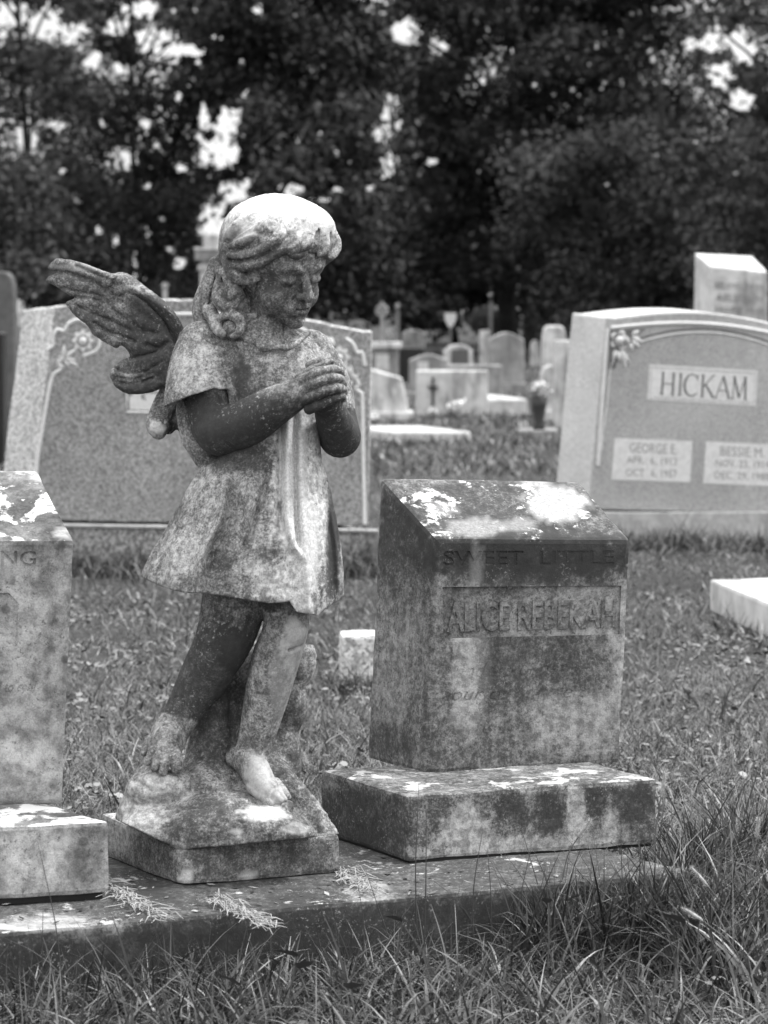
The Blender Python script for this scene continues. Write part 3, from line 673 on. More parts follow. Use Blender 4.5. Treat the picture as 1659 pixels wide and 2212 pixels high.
# ------------------------------------------------------------------ material set
M = {}
M['angel'] = weathered('angel_marble', .34, .035, .60, .50, .08, 34, .30)
M['pillar'] = weathered('pillar_marble', .22, .035, .52, .505, .075, 20, .5, up_lite=.9, upthr=.56, sig=.7)
M['pillar_base'] = weathered('pillar_base_marble', .22, .03, .50, .50, .06, 26, .25, up_lite=.55, upthr=.535)
M['pillar_left'] = weathered('pale_pillar_marble', .30, .06, .5, .60, .08, 10, .45, up_lite=1.0, sig=.5, spots=.6, upthr=.505)
M['slab'] = weathered('slab_stone', .20, .03, .45, .50, .07, 16, .1, up_lite=.7, upthr=.585, sig=1.6)
M['granite'] = granite('speckled_granite', .27, .5, 190)
M['granite_rough'] = granite('rock_pitched_granite', .48, .5, 130, .9)
M['granite_dull'] = granite('dull_base_granite', .24, .55, 110, .95)
M['granite_fine'] = granite('fine_granite', .36, .3, 300)
M['granite_side'] = granite('sawn_granite', .52, .3, 300, .8)
M['inlay'] = plain('frosted_carving', .62, .8, .10, 60)
M['letter'] = plain('shadowed_lettering', .13, .8, .15, 60)
M['faint'] = plain('faint_lettering', .30, .8, .12, 60)
M['concrete'] = plain('concrete', .40, .9, .2, 24, .3)
M['marble'] = plain('white_marble', .52, .7, .2, 9, .8)
M['greystone'] = plain('grey_stone', .27, .8, .22, 8, .6)
M['darkstone'] = plain('dark_granite', .10, .5, .2, 12)
M['black'] = plain('black_granite', .02, .3, .1, 12)
M['flower'] = plain('silk_petals', .75, .8, .08, 40)
M['vase'] = plain('dark_vase', .035, .5, .2, 20)
M['leaf'] = plain('silk_leaves', .05, .7, .3, 30)
M['bark'] = plain('bark', .035, .95, .4, 6, .4, .02, .6)
M['metal'] = plain('painted_metal', .45, .5, .1, 20)

def leafmat(name, v, var=.45, trans=0.2):
    m = NT(name, .65); t = m.math('MULTIPLY', m.ramp(m.noise(1.1, 4, .7), .25, .75, v * (1 - var), v * (1 + var)), m.math('ADD', .45, m.attr('tone')))
    m.b.inputs['Transmission Weight'].default_value = 0
    return m.finish(t)
M['crown'] = leafmat('tree_foliage', .028, .7)
M['crown_light'] = leafmat('paler_tree_foliage', .055, .7)
M['shrub'] = leafmat('shrub_foliage', .09, .35)
def grassmat(name, v, dry):
    m = NT(name, .42); m.b.inputs['Specular IOR Level'].default_value = .5
    a = m.attr('tone'); t = m.ramp(a, 0, 1, v * .12, v * 2.5, False); t = m.mix(t, dry, m.ramp(a, .965, .98))
    t = m.math('MULTIPLY', t, m.ramp(m.noise(1.6, 3, .6), .3, .7, .72, 1.25)); return m.finish(t)
M['grass'] = grassmat('lawn_grass', .085, .38)
M['tallgrass'] = grassmat('tall_grass', .06, .32)
M['hay'] = plain('dried_grass', .36, .8, .25, 90)
M['foxtail'] = plain('seed_head', .42, .8, .3, 200)
gm = NT('soil_and_turf', .95)
M['ground'] = gm.finish(gm.math('MULTIPLY', gm.ramp(gm.noise(1.3, 4, .6), .3, .7, .025, .05), gm.ramp(gm.noise(34, 6, .75), .3, .7, .5, 1.5)), gm.noise(60, 5, .7), .6, .02)

# ------------------------------------------------------------------ ground
def make_ground():
    xs = np.concatenate([-np.geomspace(400, 3, 24), np.linspace(-2.8, 2.8, 57), np.geomspace(3, 400, 24)])
    ys = np.concatenate([np.linspace(-6, 2.4, 12), np.linspace(2.6, 12, 76), np.geomspace(12.4, 900, 60)])
    X, Y = np.meshgrid(xs, ys, indexing='ij'); V = np.stack([X.ravel(), Y.ravel(), np.zeros(X.size)], 1)
    V[:, 2] = ground_z(V[:, 0], V[:, 1])
    n, k = len(xs), len(ys); i = np.arange(n * k).reshape(n, k)
    F = np.stack([i[:-1, :-1].ravel(), i[1:, :-1].ravel(), i[1:, 1:].ravel(), i[:-1, 1:].ravel()], 1)
    o = mesh('lawn', V, F, M['ground'], smooth=True, loc=(0, 0, 0)); tag(o, 'mown cemetery lawn under all the gravestones', kind='structure')
def ground_z(x, y):
    x = np.asarray(x, float); y = np.asarray(y, float)
    P = np.stack([x, y, np.zeros_like(x)], -1).reshape(-1, 3)
    z = vnoise(P, .8, 40, 2).reshape(x.shape) * .012
    return z + np.clip((y - 30) / 60, 0, 1) * 0.25

# ------------------------------------------------------------------ monument plot: slab, angel, two pillars
SZ = 0.12
A = UZ(880, 1870, SZ); B_ = UZ(1417, 1828, SZ); C_ = UZ(735, 1829, SZ)
da = (B_ - A); da[2] = 0; da /= np.linalg.norm(da)
db = (C_ - A); db[2] = 0; db /= np.linalg.norm(db)
Zv = np.array([0, 0, 1.0])
def make_slab():
    f0, f1 = UZ(-260, 2037, SZ), UZ(1490, 1884, SZ)
    d = (f1 - f0) / np.linalg.norm(f1 - f0); back = np.cross(Zv, d)
    e = UZ(1401, 1829, SZ) - f1; bl = db * (np.linalg.norm(e) + .02) if 0 else db * .58
    T = [f0, f1, f1 + bl, f0 + bl]; Bm = [p - Zv * (SZ + .06) for p in T]
    o = block('plot_slab', Bm, T, M['slab'], None, bevel=.006, cell=.03, amp=.003, nscale=14)
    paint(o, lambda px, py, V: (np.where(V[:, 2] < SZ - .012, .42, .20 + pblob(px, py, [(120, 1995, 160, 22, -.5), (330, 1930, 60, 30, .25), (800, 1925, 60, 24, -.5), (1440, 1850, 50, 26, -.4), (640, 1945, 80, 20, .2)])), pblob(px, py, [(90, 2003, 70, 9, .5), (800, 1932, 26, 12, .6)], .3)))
    tag(o, 'long weathered stone slab under the angel and both pillars', 'slab')
    return T
def quadmap(px4, plane, uv, off):        # px4: TL, TR, BR, BL pixels
    TL, TR, BR, BL = [np.array(p, float) for p in px4]; u, v = uv
    p = (TL * (1 - u) + TR * u) * v + (BL * (1 - u) + BR * u) * (1 - v)
    return plane.at(p[0], p[1], off)
def text_geo(s, ext=1.0, bold=0.0, shear=0.0, res=3):
    c = bpy.data.curves.new('t', 'FONT'); c.body = s; c.extrude = ext; c.offset = bold; c.shear = shear; c.resolution_u = res; c.align_x = 'CENTER'; c.align_y = 'CENTER'
    o = bpy.data.objects.new('t', c); scene.collection.objects.link(o); dg = bpy.context.evaluated_depsgraph_get()
    me = bpy.data.meshes.new_from_object(o.evaluated_get(dg)); V = np.array([v.co[:] for v in me.vertices]); F = [tuple(p.vertices) for p in me.polygons]
    bpy.data.objects.remove(o); bpy.data.curves.remove(c); bpy.data.meshes.remove(me)
    lo, hi = V[:, :2].min(0), V[:, :2].max(0); V[:, :2] = (V[:, :2] - lo) / (hi - lo); V[:, 2] = np.sign(V[:, 2])
    return V, F
def text_part(s, px4, plane, depth, mat, parent, off=0.0, name='lettering', build=True, **k):
    V, F = text_geo(s, **k); W = [quadmap(px4, plane, (v[0], v[1]), off + depth * v[2]) for v in V]
    if not build: return W, F
    sp = sorted((min(V[i][0] for i in f), max(V[i][0] for i in f)) for f in F); iv = []
    for a, b in sp:
        if iv and a <= iv[-1][1] + 1e-4: iv[-1][1] = max(iv[-1][1], b)
        else: iv.append([a, b])
    gl = np.mean([b - a for a, b in iv]); cuts = [(iv[i][1] + iv[i+1][0]) / 2 for i in range(len(iv) - 1) if iv[i+1][0] - iv[i][1] > .3 * gl]
    if ' ' not in s: cuts = []
    for a, b in zip([-9] + cuts, cuts + [9]):          # every word is a part of its own
        fs = [f for f in F if a < V[f[0]][0] < b]; ids = sorted({i for f in fs for i in f}); m = {i: n for n, i in enumerate(ids)}
        mesh(name, [W[i] for i in ids], [tuple(m[i] for i in f) for f in fs], mat, parent)
def carve(o, cuts):
    W, Fs = [], []
    for V, F in cuts:
        k = len(W); W += list(V); Fs += [tuple(i + k for i in f) for f in F]
    me = bpy.data.meshes.new('cut'); me.from_pydata([tuple(map(float, v)) for v in W], [], Fs); me.update()
    bm = bmesh.new(); bm.from_mesh(me); bmesh.ops.remove_doubles(bm, verts=bm.verts, dist=1e-6); bmesh.ops.recalc_face_normals(bm, faces=bm.faces); bm.to_mesh(me); bm.free()
    c = bpy.data.objects.new('cut', me); scene.collection.objects.link(c); bpy.context.view_layer.update()
    md = o.modifiers.new('b', 'BOOLEAN'); md.operation = 'DIFFERENCE'; md.object = c; md.solver = 'EXACT'; md.use_self = True
    dg = bpy.context.evaluated_depsgraph_get(); nm = bpy.data.meshes.new_from_object(o.evaluated_get(dg)); o.modifiers.remove(md)
    if len(nm.vertices) > 100: o.data = nm
    bpy.data.objects.remove(c)
def paint(o, fn):                        # stain / clean from a function of photo position
    me = o.data; V = np.array([v.co[:] for v in me.vertices]) + origin(o)
    Y = V[:, 1]; r = V - np.array([0, 0, CAM_H]); yy = r[:, 1] * cp - r[:, 2] * sp_; zz = r[:, 1] * sp_ + r[:, 2] * cp
    px = CX + FPX * r[:, 0] / yy; py = CY - FPX * zz / yy; st, cl = fn(px, py, V)
    for k, a in (('stain_and_light', st), ('clean_and_lit', cl)):
        at = me.attributes.get(k) or me.attributes.new(k, 'FLOAT', 'POINT'); at.data.foreach_set('value', np.asarray(a, np.float32))
def pblob(px, py, lst, soft=.5):
    V = np.stack([px, py, px * 0], 1); return np.minimum(blob(V, lst, soft), 1.0)

def make_right_pillar():
    t = thing('pillar_gravestone', A + (B_ - A) / 2 + db * .1, 'dark stained marble pillar gravestone with slanted lichen top beside the angel', 'gravestone')
    hb = U(885, 1720, A[1])[2] - SZ
    lv = UZ(694, 1664, SZ + hb) - (A + Zv * hb); lv[2] = 0
    Bs = [A, B_, B_ + lv, A + lv]
    G = [p + Zv * .006 for p in Bs]
    base = block('base', G, [p + Zv * hb for p in Bs], M['pillar_base'], t, bevel=.006, cell=.012, amp=.0022, nscale=22, seed=1)
    pad = block('dark_gap', [p * .97 + np.mean(Bs, 0) * .03 for p in Bs], [p * .97 + np.mean(Bs, 0) * .03 + Zv * .008 for p in Bs], M['black'], t, bevel=0, cell=0)  # black slab stands for the dark gap under the base
    z1 = SZ + hb
    FL, FR = UZ(915, 1668, z1), UZ(1340, 1645, z1); BL = UZ(793, 1634, z1)
    bl = BL - FL; BR = FR + bl
    tFL, tFR = U(941, 1164, FL[1] + .005), U(1361, 1166, FR[1] + .005)
    tBL, tBR = U(822, 1034, BL[1] - .002), U(1252, 1038, BR[1] - .002)
    P = [FL - Zv * .003, FR - Zv * .003, BR - Zv * .003, BL - Zv * .003]
    sh = block('shaft', P, [tFL, tFR, tBR, tBL], M['pillar'], t, bevel=.007, cell=.0125, amp=.0016, nscale=24, seed=2)
    pl = Plane(P[0], P[1], tFL)
    try:
        rec = [(956, 1268), (1342, 1265), (1338, 1370), (958, 1379)]
        bx = [quadmap(rec, pl, uv, off) for off in (.02, -.006) for uv in ((0, 1), (1, 1), (1, 0), (0, 0))]
        carve(sh, [(bx, [(0, 1, 2, 3), (7, 6, 5, 4), (0, 4, 5, 1), (1, 5, 6, 2), (2, 6, 7, 3), (3, 7, 4, 0)])])
        carve(sh, [text_part('SWEET  LITTLE', [(958, 1190), (1326, 1189), (1326, 1219), (958, 1222)], pl, .0014, None, None, build=False, bold=.01)])
        carve(sh, [text_part('and we of her', [(985, 1434), (1226, 1424), (1226, 1458), (985, 1466)], pl, .0022, None, None, build=False, shear=.45, res=2)])
        carve(sh, [text_part('our own little one', [(975, 1486), (1322, 1474), (1322, 1506), (975, 1514)], pl, .0022, None, None, build=False, shear=.45, res=2)])
    except Exception as e: print('carve failed', e)
    text_part('ALICE REBEKAH', [(966, 1300), (1332, 1294), (1330, 1356), (966, 1366)], pl, .0022, M['pillar'], t, off=-.0045, bold=.02)
    drips = lambda px, py, V: (pblob(px, py, [(1060, 1100, 300, 70, .22), (1150, 1200, 280, 62, .5), (1090, 1400, 70, 110, .2), (1230, 1420, 60, 90, .14), (830, 1600, 60, 44, .2), (870, 1200, 70, 140, .2), (1010, 1420, 34, 180, -.4), (1250, 1560, 120, 70, -.2),
                                              (850, 1400, 60, 200, -.1), (1270, 1300, 80, 60, .1), (1340, 1400, 24, 160, -.3)]), pblob(px, py, [(1206, 1090, 66, 34, 1.0), (1030, 1140, 60, 20, .6), (1120, 1135, 36, 16, .5), (960, 1100, 30, 16, .4), (1150, 1042, 26, 8, .8), (1030, 1215, 14, 40, .3), (1030, 1440, 30, 110, .12)], .22))
    paint(sh, drips)
    paint(base, lambda px, py, V: (pblob(px, py, [(770, 1780, 110, 90, .3), (1190, 1760, 40, 60, .34), (1110, 1750, 34, 40, .2), (960, 1770, 30, 34, .2), (1290, 1730, 24, 34, .3), (1370, 1740, 50, 44, .3), (1000, 1800, 60, 60, -.4), (1160, 1840, 260, 30, -.4), (1240, 1760, 22, 60, -.4), (1320, 1790, 20, 50, -.3), (1120, 1690, 240, 14, .1)]), px * 0))
    return t

def make_left_pillar():
    z0 = SZ; a = UZ(205, 1945, z0) + da * .015; f = UZ(-300, 1975, z0)
    t = thing('pillar_gravestone', a - da * .2 + db * .1, 'pale marble pillar gravestone cut by the left picture edge, slanted top crusted white', 'gravestone')
    h = U(223, 1775, a[1])[2] - z0
    Q = [f, a + da * .006, a + db * .30 + da * .006, f + db * .30]
    base = block('base', [p + Zv * .01 for p in Q], [p + Zv * h for p in Q], M['pillar_left'], t, bevel=.006, cell=.014, amp=.0022, nscale=22, seed=11)
    block('dark_gap', [p * .96 + np.mean(Q, 0) * .04 for p in Q], [p * .96 + np.mean(Q, 0) * .04 + Zv * .012 for p in Q], M['black'], t, bevel=0, cell=0)  # dark gap below this base, also given as a black slab
    z1 = z0 + h; FR = UZ(136, 1735, z1); FL = UZ(-250, 1742, z1); bl = db * .24
    tFR, tFL = U(160, 1168, FR[1]), U(-230, 1165, FL[1]); BR, BL = FR + bl, FL + bl
    tBR, tBL = U(83, 1014, BR[1]), U(-300, 1014, BL[1])
    sh = block('shaft', [FL - Zv * .002, FR - Zv * .002, BR - Zv * .002, BL - Zv * .002], [tFL, tFR, tBR, tBL], M['pillar_left'], t, bevel=.007, cell=.0125, amp=.0016, nscale=24, seed=12)
    pl = Plane(FL, FR, tFL)
    try:
        oc = [(-260, 1283), (20, 1281), (39, 1302), (38, 1388), (14, 1405), (-260, 1407)]
        W = [pl.at(x, y, o) for o in (.02, -.004) for x, y in oc]; k = 6
        carve(sh, [(W, [tuple(range(k)), tuple(range(2*k-1, k-1, -1))] + [(i, i+k, (i+1) % k + k, (i+1) % k) for i in range(k)])])
        carve(sh, [text_part('NG', [(2, 1190), (78, 1190), (77, 1222), (2, 1224)], pl, .003, None, None, build=False, bold=.01)])
        carve(sh, [text_part('2 to cool', [(-10, 1472), (80, 1470), (80, 1494), (-10, 1496)], pl, .002, None, None, build=False, shear=.4, res=2)])
    except Exception as e: print('carve failed', e)
    paint(sh, lambda px, py, V: (pblob(px, py, [(80, 1190, 90, 24, .2), (108, 1240, 26, 40, .12), (112, 1350, 10, 14, .3), (112, 1400, 12, 16, .3), (104, 1500, 10, 16, .3), (106, 1460, 8, 10, .3), (136, 1450, 8, 120, .16), (20, 1650, 120, 60, -.2), (60, 1330, 60, 100, -.15), (60, 1090, 200, 90, .34)]), pblob(px, py, [(140, 1150, 20, 12, .8), (90, 1030, 26, 10, .7)], .3)))
    paint(base, lambda px, py, V: (pblob(px, py, [(185, 1850, 36, 80, .25), (60, 1757, 190, 20, .3), (190, 1762, 40, 26, .2), (80, 1860, 100, 70, -.2)]), px * 0))
    return t

def make_plinth(root):
    F0, L0, R0 = UZ(389, 1912, SZ + .002), UZ(228, 1850, SZ + .002), UZ(734, 1885, SZ + .002)
    h = U(390, 1838, F0[1])[2] - SZ
    K = L0 + R0 - F0
    c1 = F0 + (L0 - F0) * .10; c2 = F0 + (R0 - F0) * .035; c1 = c1 * .5 + F0 * .5
    bm = bmesh.new(); ring = [c1, c2, R0, K, L0]
    mid = np.mean(ring, 0)
    lo = [bm.verts.new(p) for p in ring]; L1, F1, R1 = U(218, 1757, L0[1]), U(391, 1837, F0[1]), U(734, 1803, R0[1]); K1 = L1 + R1 - F1; tops = [F1 * .95 + L1 * .05, F1 * .965 + R1 * .035, R1, K1, L1]
    hi = [bm.verts.new(p) for p in tops]; n = len(ring)
    bm.faces.new(lo[::-1]); bm.faces.new(hi)
    for i in range(n): bm.faces.new([lo[i], lo[(i+1) % n], hi[(i+1) % n], hi[i]])
    o = bm_part('plinth', finish_block(bm, .006, .014, .002, 20, 31), M['angel'], root)
    paint(o, lambda px, py, V: (pblob(px, py, [(600, 1850, 200, 60, .16), (330, 1850, 60, 50, .1), (250, 1790, 50, 60, -.25), (560, 1860, 40, 30, -.1)]), pblob(px, py, [(402, 1895, 17, 20, .85), (535, 1893, 15, 10, .8)], .3)))
def make_angel():
    c = (UZ(389, 1912, SZ) + UZ(734, 1885, SZ)) / 2 + db * .12
    r = thing('angel_statue', c, 'weathered marble angel child in a short dress, hands folded, head bowed', 'statue')
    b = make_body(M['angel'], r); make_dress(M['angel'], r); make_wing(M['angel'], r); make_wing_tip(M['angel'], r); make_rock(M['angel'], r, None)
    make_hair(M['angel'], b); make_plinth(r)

# ------------------------------------------------------------------ the two big granite stones
def px_tube(pts, plane, rad, off=0.0, n=6, sm=True):
    P = crom(pts, 5) if sm and len(pts) > 2 else np.array(pts, float)
    return tube([plane.at(p[0], p[1], off) for p in P], rad, n)
def px_disc(c, r, plane, off, k=14, petals=0, squash=1.0):
    V = [plane.at(c[0], c[1], off * 1.6)]; 
    for i in range(k):
        a = 2 * math.pi * i / k; q = r * (1 + (.18 * math.cos(petals * a) if petals else 0))
        V.append(plane.at(c[0] + q * math.cos(a), c[1] + q * squash * math.sin(a), off))
    for i in range(k):
        a = 2 * math.pi * i / k; q = r * (1.04 + (.18 * math.cos(petals * a) if petals else 0)); V.append(plane.at(c[0] + q * math.cos(a), c[1] + q * squash * math.sin(a), -.001))
    F = [(0, i + 1, (i + 1) % k + 1) for i in range(k)] + [(i + 1, i + 1 + k, (i + 1) % k + 1 + k, (i + 1) % k + 1) for i in range(k)]
    return V, F
def px_leaf(a, b, w, plane, off):
    a, b = np.array(a, float), np.array(b, float); d = b - a; n = np.array([-d[1], d[0]]) / (np.linalg.norm(d) + 1e-9) * w
    pts = [a, a + d * .3 + n, a + d * .65 + n * .8, b, a + d * .65 - n * .8, a + d * .3 - n]
    V = [plane.at(*p, off * .6) for p in pts] + [plane.at(*(a + d * .5), off * 1.8)] + [plane.at(*p, -.001) for p in pts]
    F = [(i, (i + 1) % 6, 6) for i in range(6)] + [(i, i + 7, (i + 1) % 6 + 7, (i + 1) % 6) for i in range(6)]
    return V, F
def front_stone(name, front_px, Yl, Yr, side_dir, mat, parent, seed=0, cell=.03, amp=.0015, mat_side=None):
    """front_px: outline in photo units, clockwise from the bottom left"""
    xs = [p[0] for p in front_px]; x0, x1 = min(xs), max(xs)
    bl = U(front_px[0][0], front_px[0][1], Yl); br = U(front_px[-1][0], front_px[-1][1], Yr)
    d = (br - bl) / np.linalg.norm(br - bl); n = np.cross(d, Zv); n /= np.linalg.norm(n)
    if n[1] > 0: n = -n
    pl = Plane(bl, br, bl + Zv)
    pl.n = n
    V = [pl.at(x, y) for x, y in front_px]; W = [v + side_dir for v in V]; k = len(V)
    bm = bmesh.new(); a = [bm.verts.new(v) for v in V]; b = [bm.verts.new(v) for v in W]
    bm.faces.new(a); bm.faces.new(b[::-1])
    for i in range(k): bm.faces.new([a[i], b[i], b[(i+1) % k], a[(i+1) % k]])
    o = bm_part(name, finish_block(bm, .006, cell, amp, 20, seed, 1), mat, parent)
    if mat_side:
        o.data.materials.append(mat_side); nn = Vector(n)
        for p in o.data.polygons:
            if p.normal.dot(nn) < .7: p.material_index = 1
    return o, pl
def make_flower_stone():
    Yg = 10.1
    t = thing('granite_gravestone', UZ(440, 1235, 0), 'large speckled granite gravestone with carved rose corners behind the angel', 'gravestone')
    top = crom([(121, 661), (180, 657), (250, 655), (340, 649), (440, 646), (540, 655), (640, 682), (720, 702), (805, 716)], 4)
    jag = [(x, y + 1.1 * math.sin(i * 2.3) + .7 * math.sin(i * 5.1)) for i, (x, y) in enumerate(top)]
    side = U(-6, 1122, Yg + .22) - U(66, 1124, Yg)
    o, pl = front_stone('tablet', [(66, 1124)] + jag + [(798, 1137)], Yg, Yg + .10, side, M['granite'], t, 51, .05, .004, M['granite_rough'])
    bl, br = pl.at(-10, 1127), pl.at(818, 1141)
    nb = pl.n * .06
    Bt = [bl + nb - np.array([.03, 0, 0]), br + nb, br + side * 1.35, bl + side * 1.35]
    Bt = [np.array([p[0], p[1], bl[2]]) for p in Bt]; Bt[1][2] = br[2]; Bt[2][2] = br[2]
    block('base', [np.array([p[0], p[1], -.05]) for p in Bt], Bt, M['granite_dull'], t, bevel=.008, cell=.05, amp=.008, nscale=16, seed=4)
    e = MB(); e.add(*px_tube([(-6, 1133), (400, 1139), (816, 1147)], pl, .008, .062, 6, False)); e.build('base_edge', M['concrete'], t)
    mb = MB()
    r = .0075
    for pts in ([(76, 1118), (79, 1010), (90, 938), (105.5, 847), (114.6, 811), (132.7, 796), (126.6, 784), (136, 773)],
                [(102, 756), (115, 745), (115, 727), (124, 712), (138, 714.6), (148, 699.6), (168.8, 690.5), (186, 699), (204, 712), (216, 736), (208, 757), (181, 769)],
                [(290, 679), (427, 679), (560, 684), (640, 706), (673, 722), (712, 734)],
                [(746, 731), (761.5, 742), (772, 762), (782, 762), (788, 790)], [(768, 816), (775, 831), (768, 841), (780, 849), (783, 864), (785, 1000), (788, 1132)],
                [(735, 782), (752, 800), (768, 816)]):
        mb.add(*px_tube(pts, pl, r, .001))
    mb.build('border_carving', M['inlay'], t)
    for c, leaves in (((179, 736), [((137, 773), (139, 742), 5), ((142, 772), (166, 752), 5), ((140, 775), (166, 778), 4), ((145, 777), (170, 792), 5), ((138, 776), (126, 768), 3), ((138, 778), (152, 794), 3)]),
                      ((733, 772), [((760, 818), (757, 785), 5), ((762, 820), (776, 808), 4), ((762, 822), (752, 838), 4), ((715, 752), (716, 726), 9)])):
        fl = MB()
        fl.add(*px_disc(c, 21, pl, .006, 40, 8)); fl.add(*px_disc(c, 9, pl, .012, 14))
        for a, b, w in leaves: fl.add(*px_leaf(a, b, w, pl, .006))
        fl.build('rose_carving', M['inlay'], t)
        ring = MB(); th = [(c[0] + 11.5 * math.cos(a), c[1] + 11.5 * math.sin(a)) for a in np.linspace(0, 6.283, 22)]; ring.add(*px_tube(th, pl, .0022, .0095, 5, False)); ring.build('rose_shadow_line', M['letter'], t)
    q = [(280, 848), (560, 858), (560, 892), (280, 884)]
    p = MB(); fr = MB()
    p.add([pl.at(x, y, o) for o in (.002, -.003) for x, y in q], [(0, 1, 2, 3), (0, 4, 5, 1), (1, 5, 6, 2), (2, 6, 7, 3), (3, 7, 4, 0)])
    pn = p.build('name_panel', M['inlay'], t)
    fr.add(*px_tube([(274, 842), (566, 852), (566, 898), (274, 890), (274, 842)], pl, .005, .002, 6, False)); fr.build('panel_border', M['inlay'], t)
    text_part('K', [(306, 850), (317, 850), (317, 864), (306, 863)], pl, .001, M['letter'], pn, off=.003)

def roman(strokes, cellpx, plane, thick_off, mat, parent):
    pass
def make_name_stone():
    Yg = 11.3
    t = thing('granite_gravestone', UZ(1510, 1172, 0), 'grey granite double gravestone with arched border and light name panels, behind the dark pillar', 'gravestone')
    TL, TR, BR, BL = (1311, 685), (1752, 716), (1772, 1112), (1272, 1100)
    top = []
    for u in np.linspace(0, 1, 25):
        x = TL[0] + (TR[0] - TL[0]) * u; y = TL[1] + (TR[1] - TL[1]) * u
        b = 0 if u < .04 or u > .96 else math.sin(math.pi * (u - .04) / .92) ** 1.0 * 25
        top.append((x, y - b))
    side = U(1197, 1082, Yg + .24) - U(1272, 1100, Yg)
    o, pl = front_stone('tablet', [BL] + top + [BR], Yg, Yg + .05, side, M['granite_fine'], t, 61, .06, .0008, M['granite_side'])
    e1, e2 = pl.at(1290, 1103), pl.at(1790, 1115); z = e1[2]
    Bt = [e1 + pl.n * .05 - np.array([.06, 0, 0]), e2 + pl.n * .05 + np.array([.05, 0, 0]), e2 + side * 1.2 + np.array([.05, 0, 0]), e1 + side * 1.3 - np.array([.08, 0, 0])]
    block('base', [np.array([p[0], p[1], -.05]) for p in Bt], [np.array([p[0], p[1], z - .004]) for p in Bt], M['concrete'], t, bevel=.006, cell=.06, amp=.004, nscale=16, seed=5)
    block('joint', [p * 1.0 + Zv * -.006 for p in (pl.at(1278, 1100, -.006), pl.at(1768, 1112, -.006), pl.at(1768, 1112, -.15), pl.at(1278, 1100, -.15))], [p + Zv * .004 for p in (pl.at(1278, 1100, -.006), pl.at(1768, 1112, -.006), pl.at(1768, 1112, -.15), pl.at(1278, 1100, -.15))], M['black'], t, bevel=0, cell=0)
    mb = MB(); arch = []
    for u in np.linspace(.02, .98, 22):
        x = TL[0] + (TR[0] - TL[0]) * u; y = TL[1] + (TR[1] - TL[1]) * u - math.sin(math.pi * u) * 25 + 24
        arch.append((x, y))
    mb.add(*px_tube([(1292, 1006), (1299, 900), (1306, 800), (1313, 709)], pl, .008, .001)); mb.add(*px_tube(arch, pl, .008, .001, 6, False))
    arch2 = []
    for u in np.linspace(.15, .85, 18):
        x = TL[0] + (TR[0] - TL[0]) * u; s = (u - .5) / .35; arch2.append((x, 710 + 22 * u + 30 * s * s - 3))
    mb.add(*px_tube(arch2, pl, .0045, .001, 6, False)); mb.add(*px_tube([(1292, 1004), (1300, 960), (1310, 880), (1318, 800), (1325, 780)], pl, .004, .001))
    mb.add(*px_tube([(1762, 1018), (1748, 760), (1742, 738)], pl, .008, .001)); mb.build('border_carving', M['inlay'], t)
    dk = MB(); dk.add(*px_tube([(x, y - 7) for x, y in arch2], pl, .004, .0005, 5, False)); dk.add(*px_tube([(1304, 940), (1312, 850), (1318, 790)], pl, .003, .0005)); dk.build('border_groove', M['letter'], t)
    for cx, cy, s in ((1339, 734, 1), (1722, 758, -1)):
        fl = MB()
        g = MB(); g.add([pl.at(cx + s * a, cy + b, .004) for a, b in ((-22, -20), (56, -24), (30, -8), (2, 20), (-10, 60), (-24, 62))], [tuple(range(6))]); g.build('dark_backing', M['letter'], t)  # flat dark sheet laid behind the petals, nothing is cut in
        fl.add(*px_disc((cx, cy), 19, pl, .009, 40, 5)); fl.add(*px_disc((cx, cy), 9, pl, .015, 14))
        for a, b, w in (((25, -12), (45, -20), 5), ((25, -8), (50, 6), 6), ((26, 0), (44, 18), 5), ((-6, 22), (2, 48), 6), ((0, 22), (22, 50), 6), ((6, 20), (14, 66), 5), ((-10, 20), (-14, 50), 4), ((22, 6), (28, 26), 5)):
            fl.add(*px_leaf((cx + s * a[0], cy + a[1]), (cx + s * b[0], cy + b[1]), w, pl, .009))
        fl.build('rose_carving', M['inlay'], t)
        ring = MB()
        for rr in (9.5, 14):
            ring.add(*px_tube([(cx + rr * math.cos(a), cy + rr * math.sin(a)) for a in np.linspace(0, 5.2, 18)], pl, .003, .012, 5, False))
        ring.build('rose_shadow_line', M['letter'], t)
    def panel(q, nm='name_panel'):
        p = MB(); p.add([pl.at(x, y, o) for o in (.0015, -.003) for x, y in q], [(0, 1, 2, 3), (0, 4, 5, 1), (1, 5, 6, 2), (2, 6, 7, 3), (3, 7, 4, 0)])
        return p.build(nm, M['inlay'], t)
    q = [(1403, 787), (1637, 801), (1633, 877), (1398, 863)]; pn = panel(q)
    # Roman capitals, drawn stroke by stroke
    S = {'H': ([((.12, 0), (.12, 1), 1), ((.88, 0), (.88, 1), 1), ((.12, .5), (.88, .5), .4)], [.12, .88], [.12, .88]),
         'I': ([((.5, 0), (.5, 1), 1)], [.5], [.5]),
         'K': ([((.12, 0), (.12, 1), 1), ((.12, .42), (.85, 1), .4), ((.32, .58), (.9, 0), 1)], [.12, .9], [.12, .85]),
         'A': ([((.05, 0), (.5, 1), .4), ((.5, 1), (.95, 0), 1), ((.2, .34), (.78, .34), .4)], [.05, .95], []),
         'M': ([((.08, 0), (.14, 1), .4), ((.14, 1), (.5, .05), 1), ((.5, .05), (.86, 1), .4), ((.86, 1), (.92, 0), 1)], [.08, .92], [.14, .86])}
    L = MB(); base = .17; hgt = .62
    W0 = [('H', .115, .245), ('I', .265, .325), ('C', .34, .47), ('K', .485, .615), ('A', .62, .755), ('M', .77, .91)]
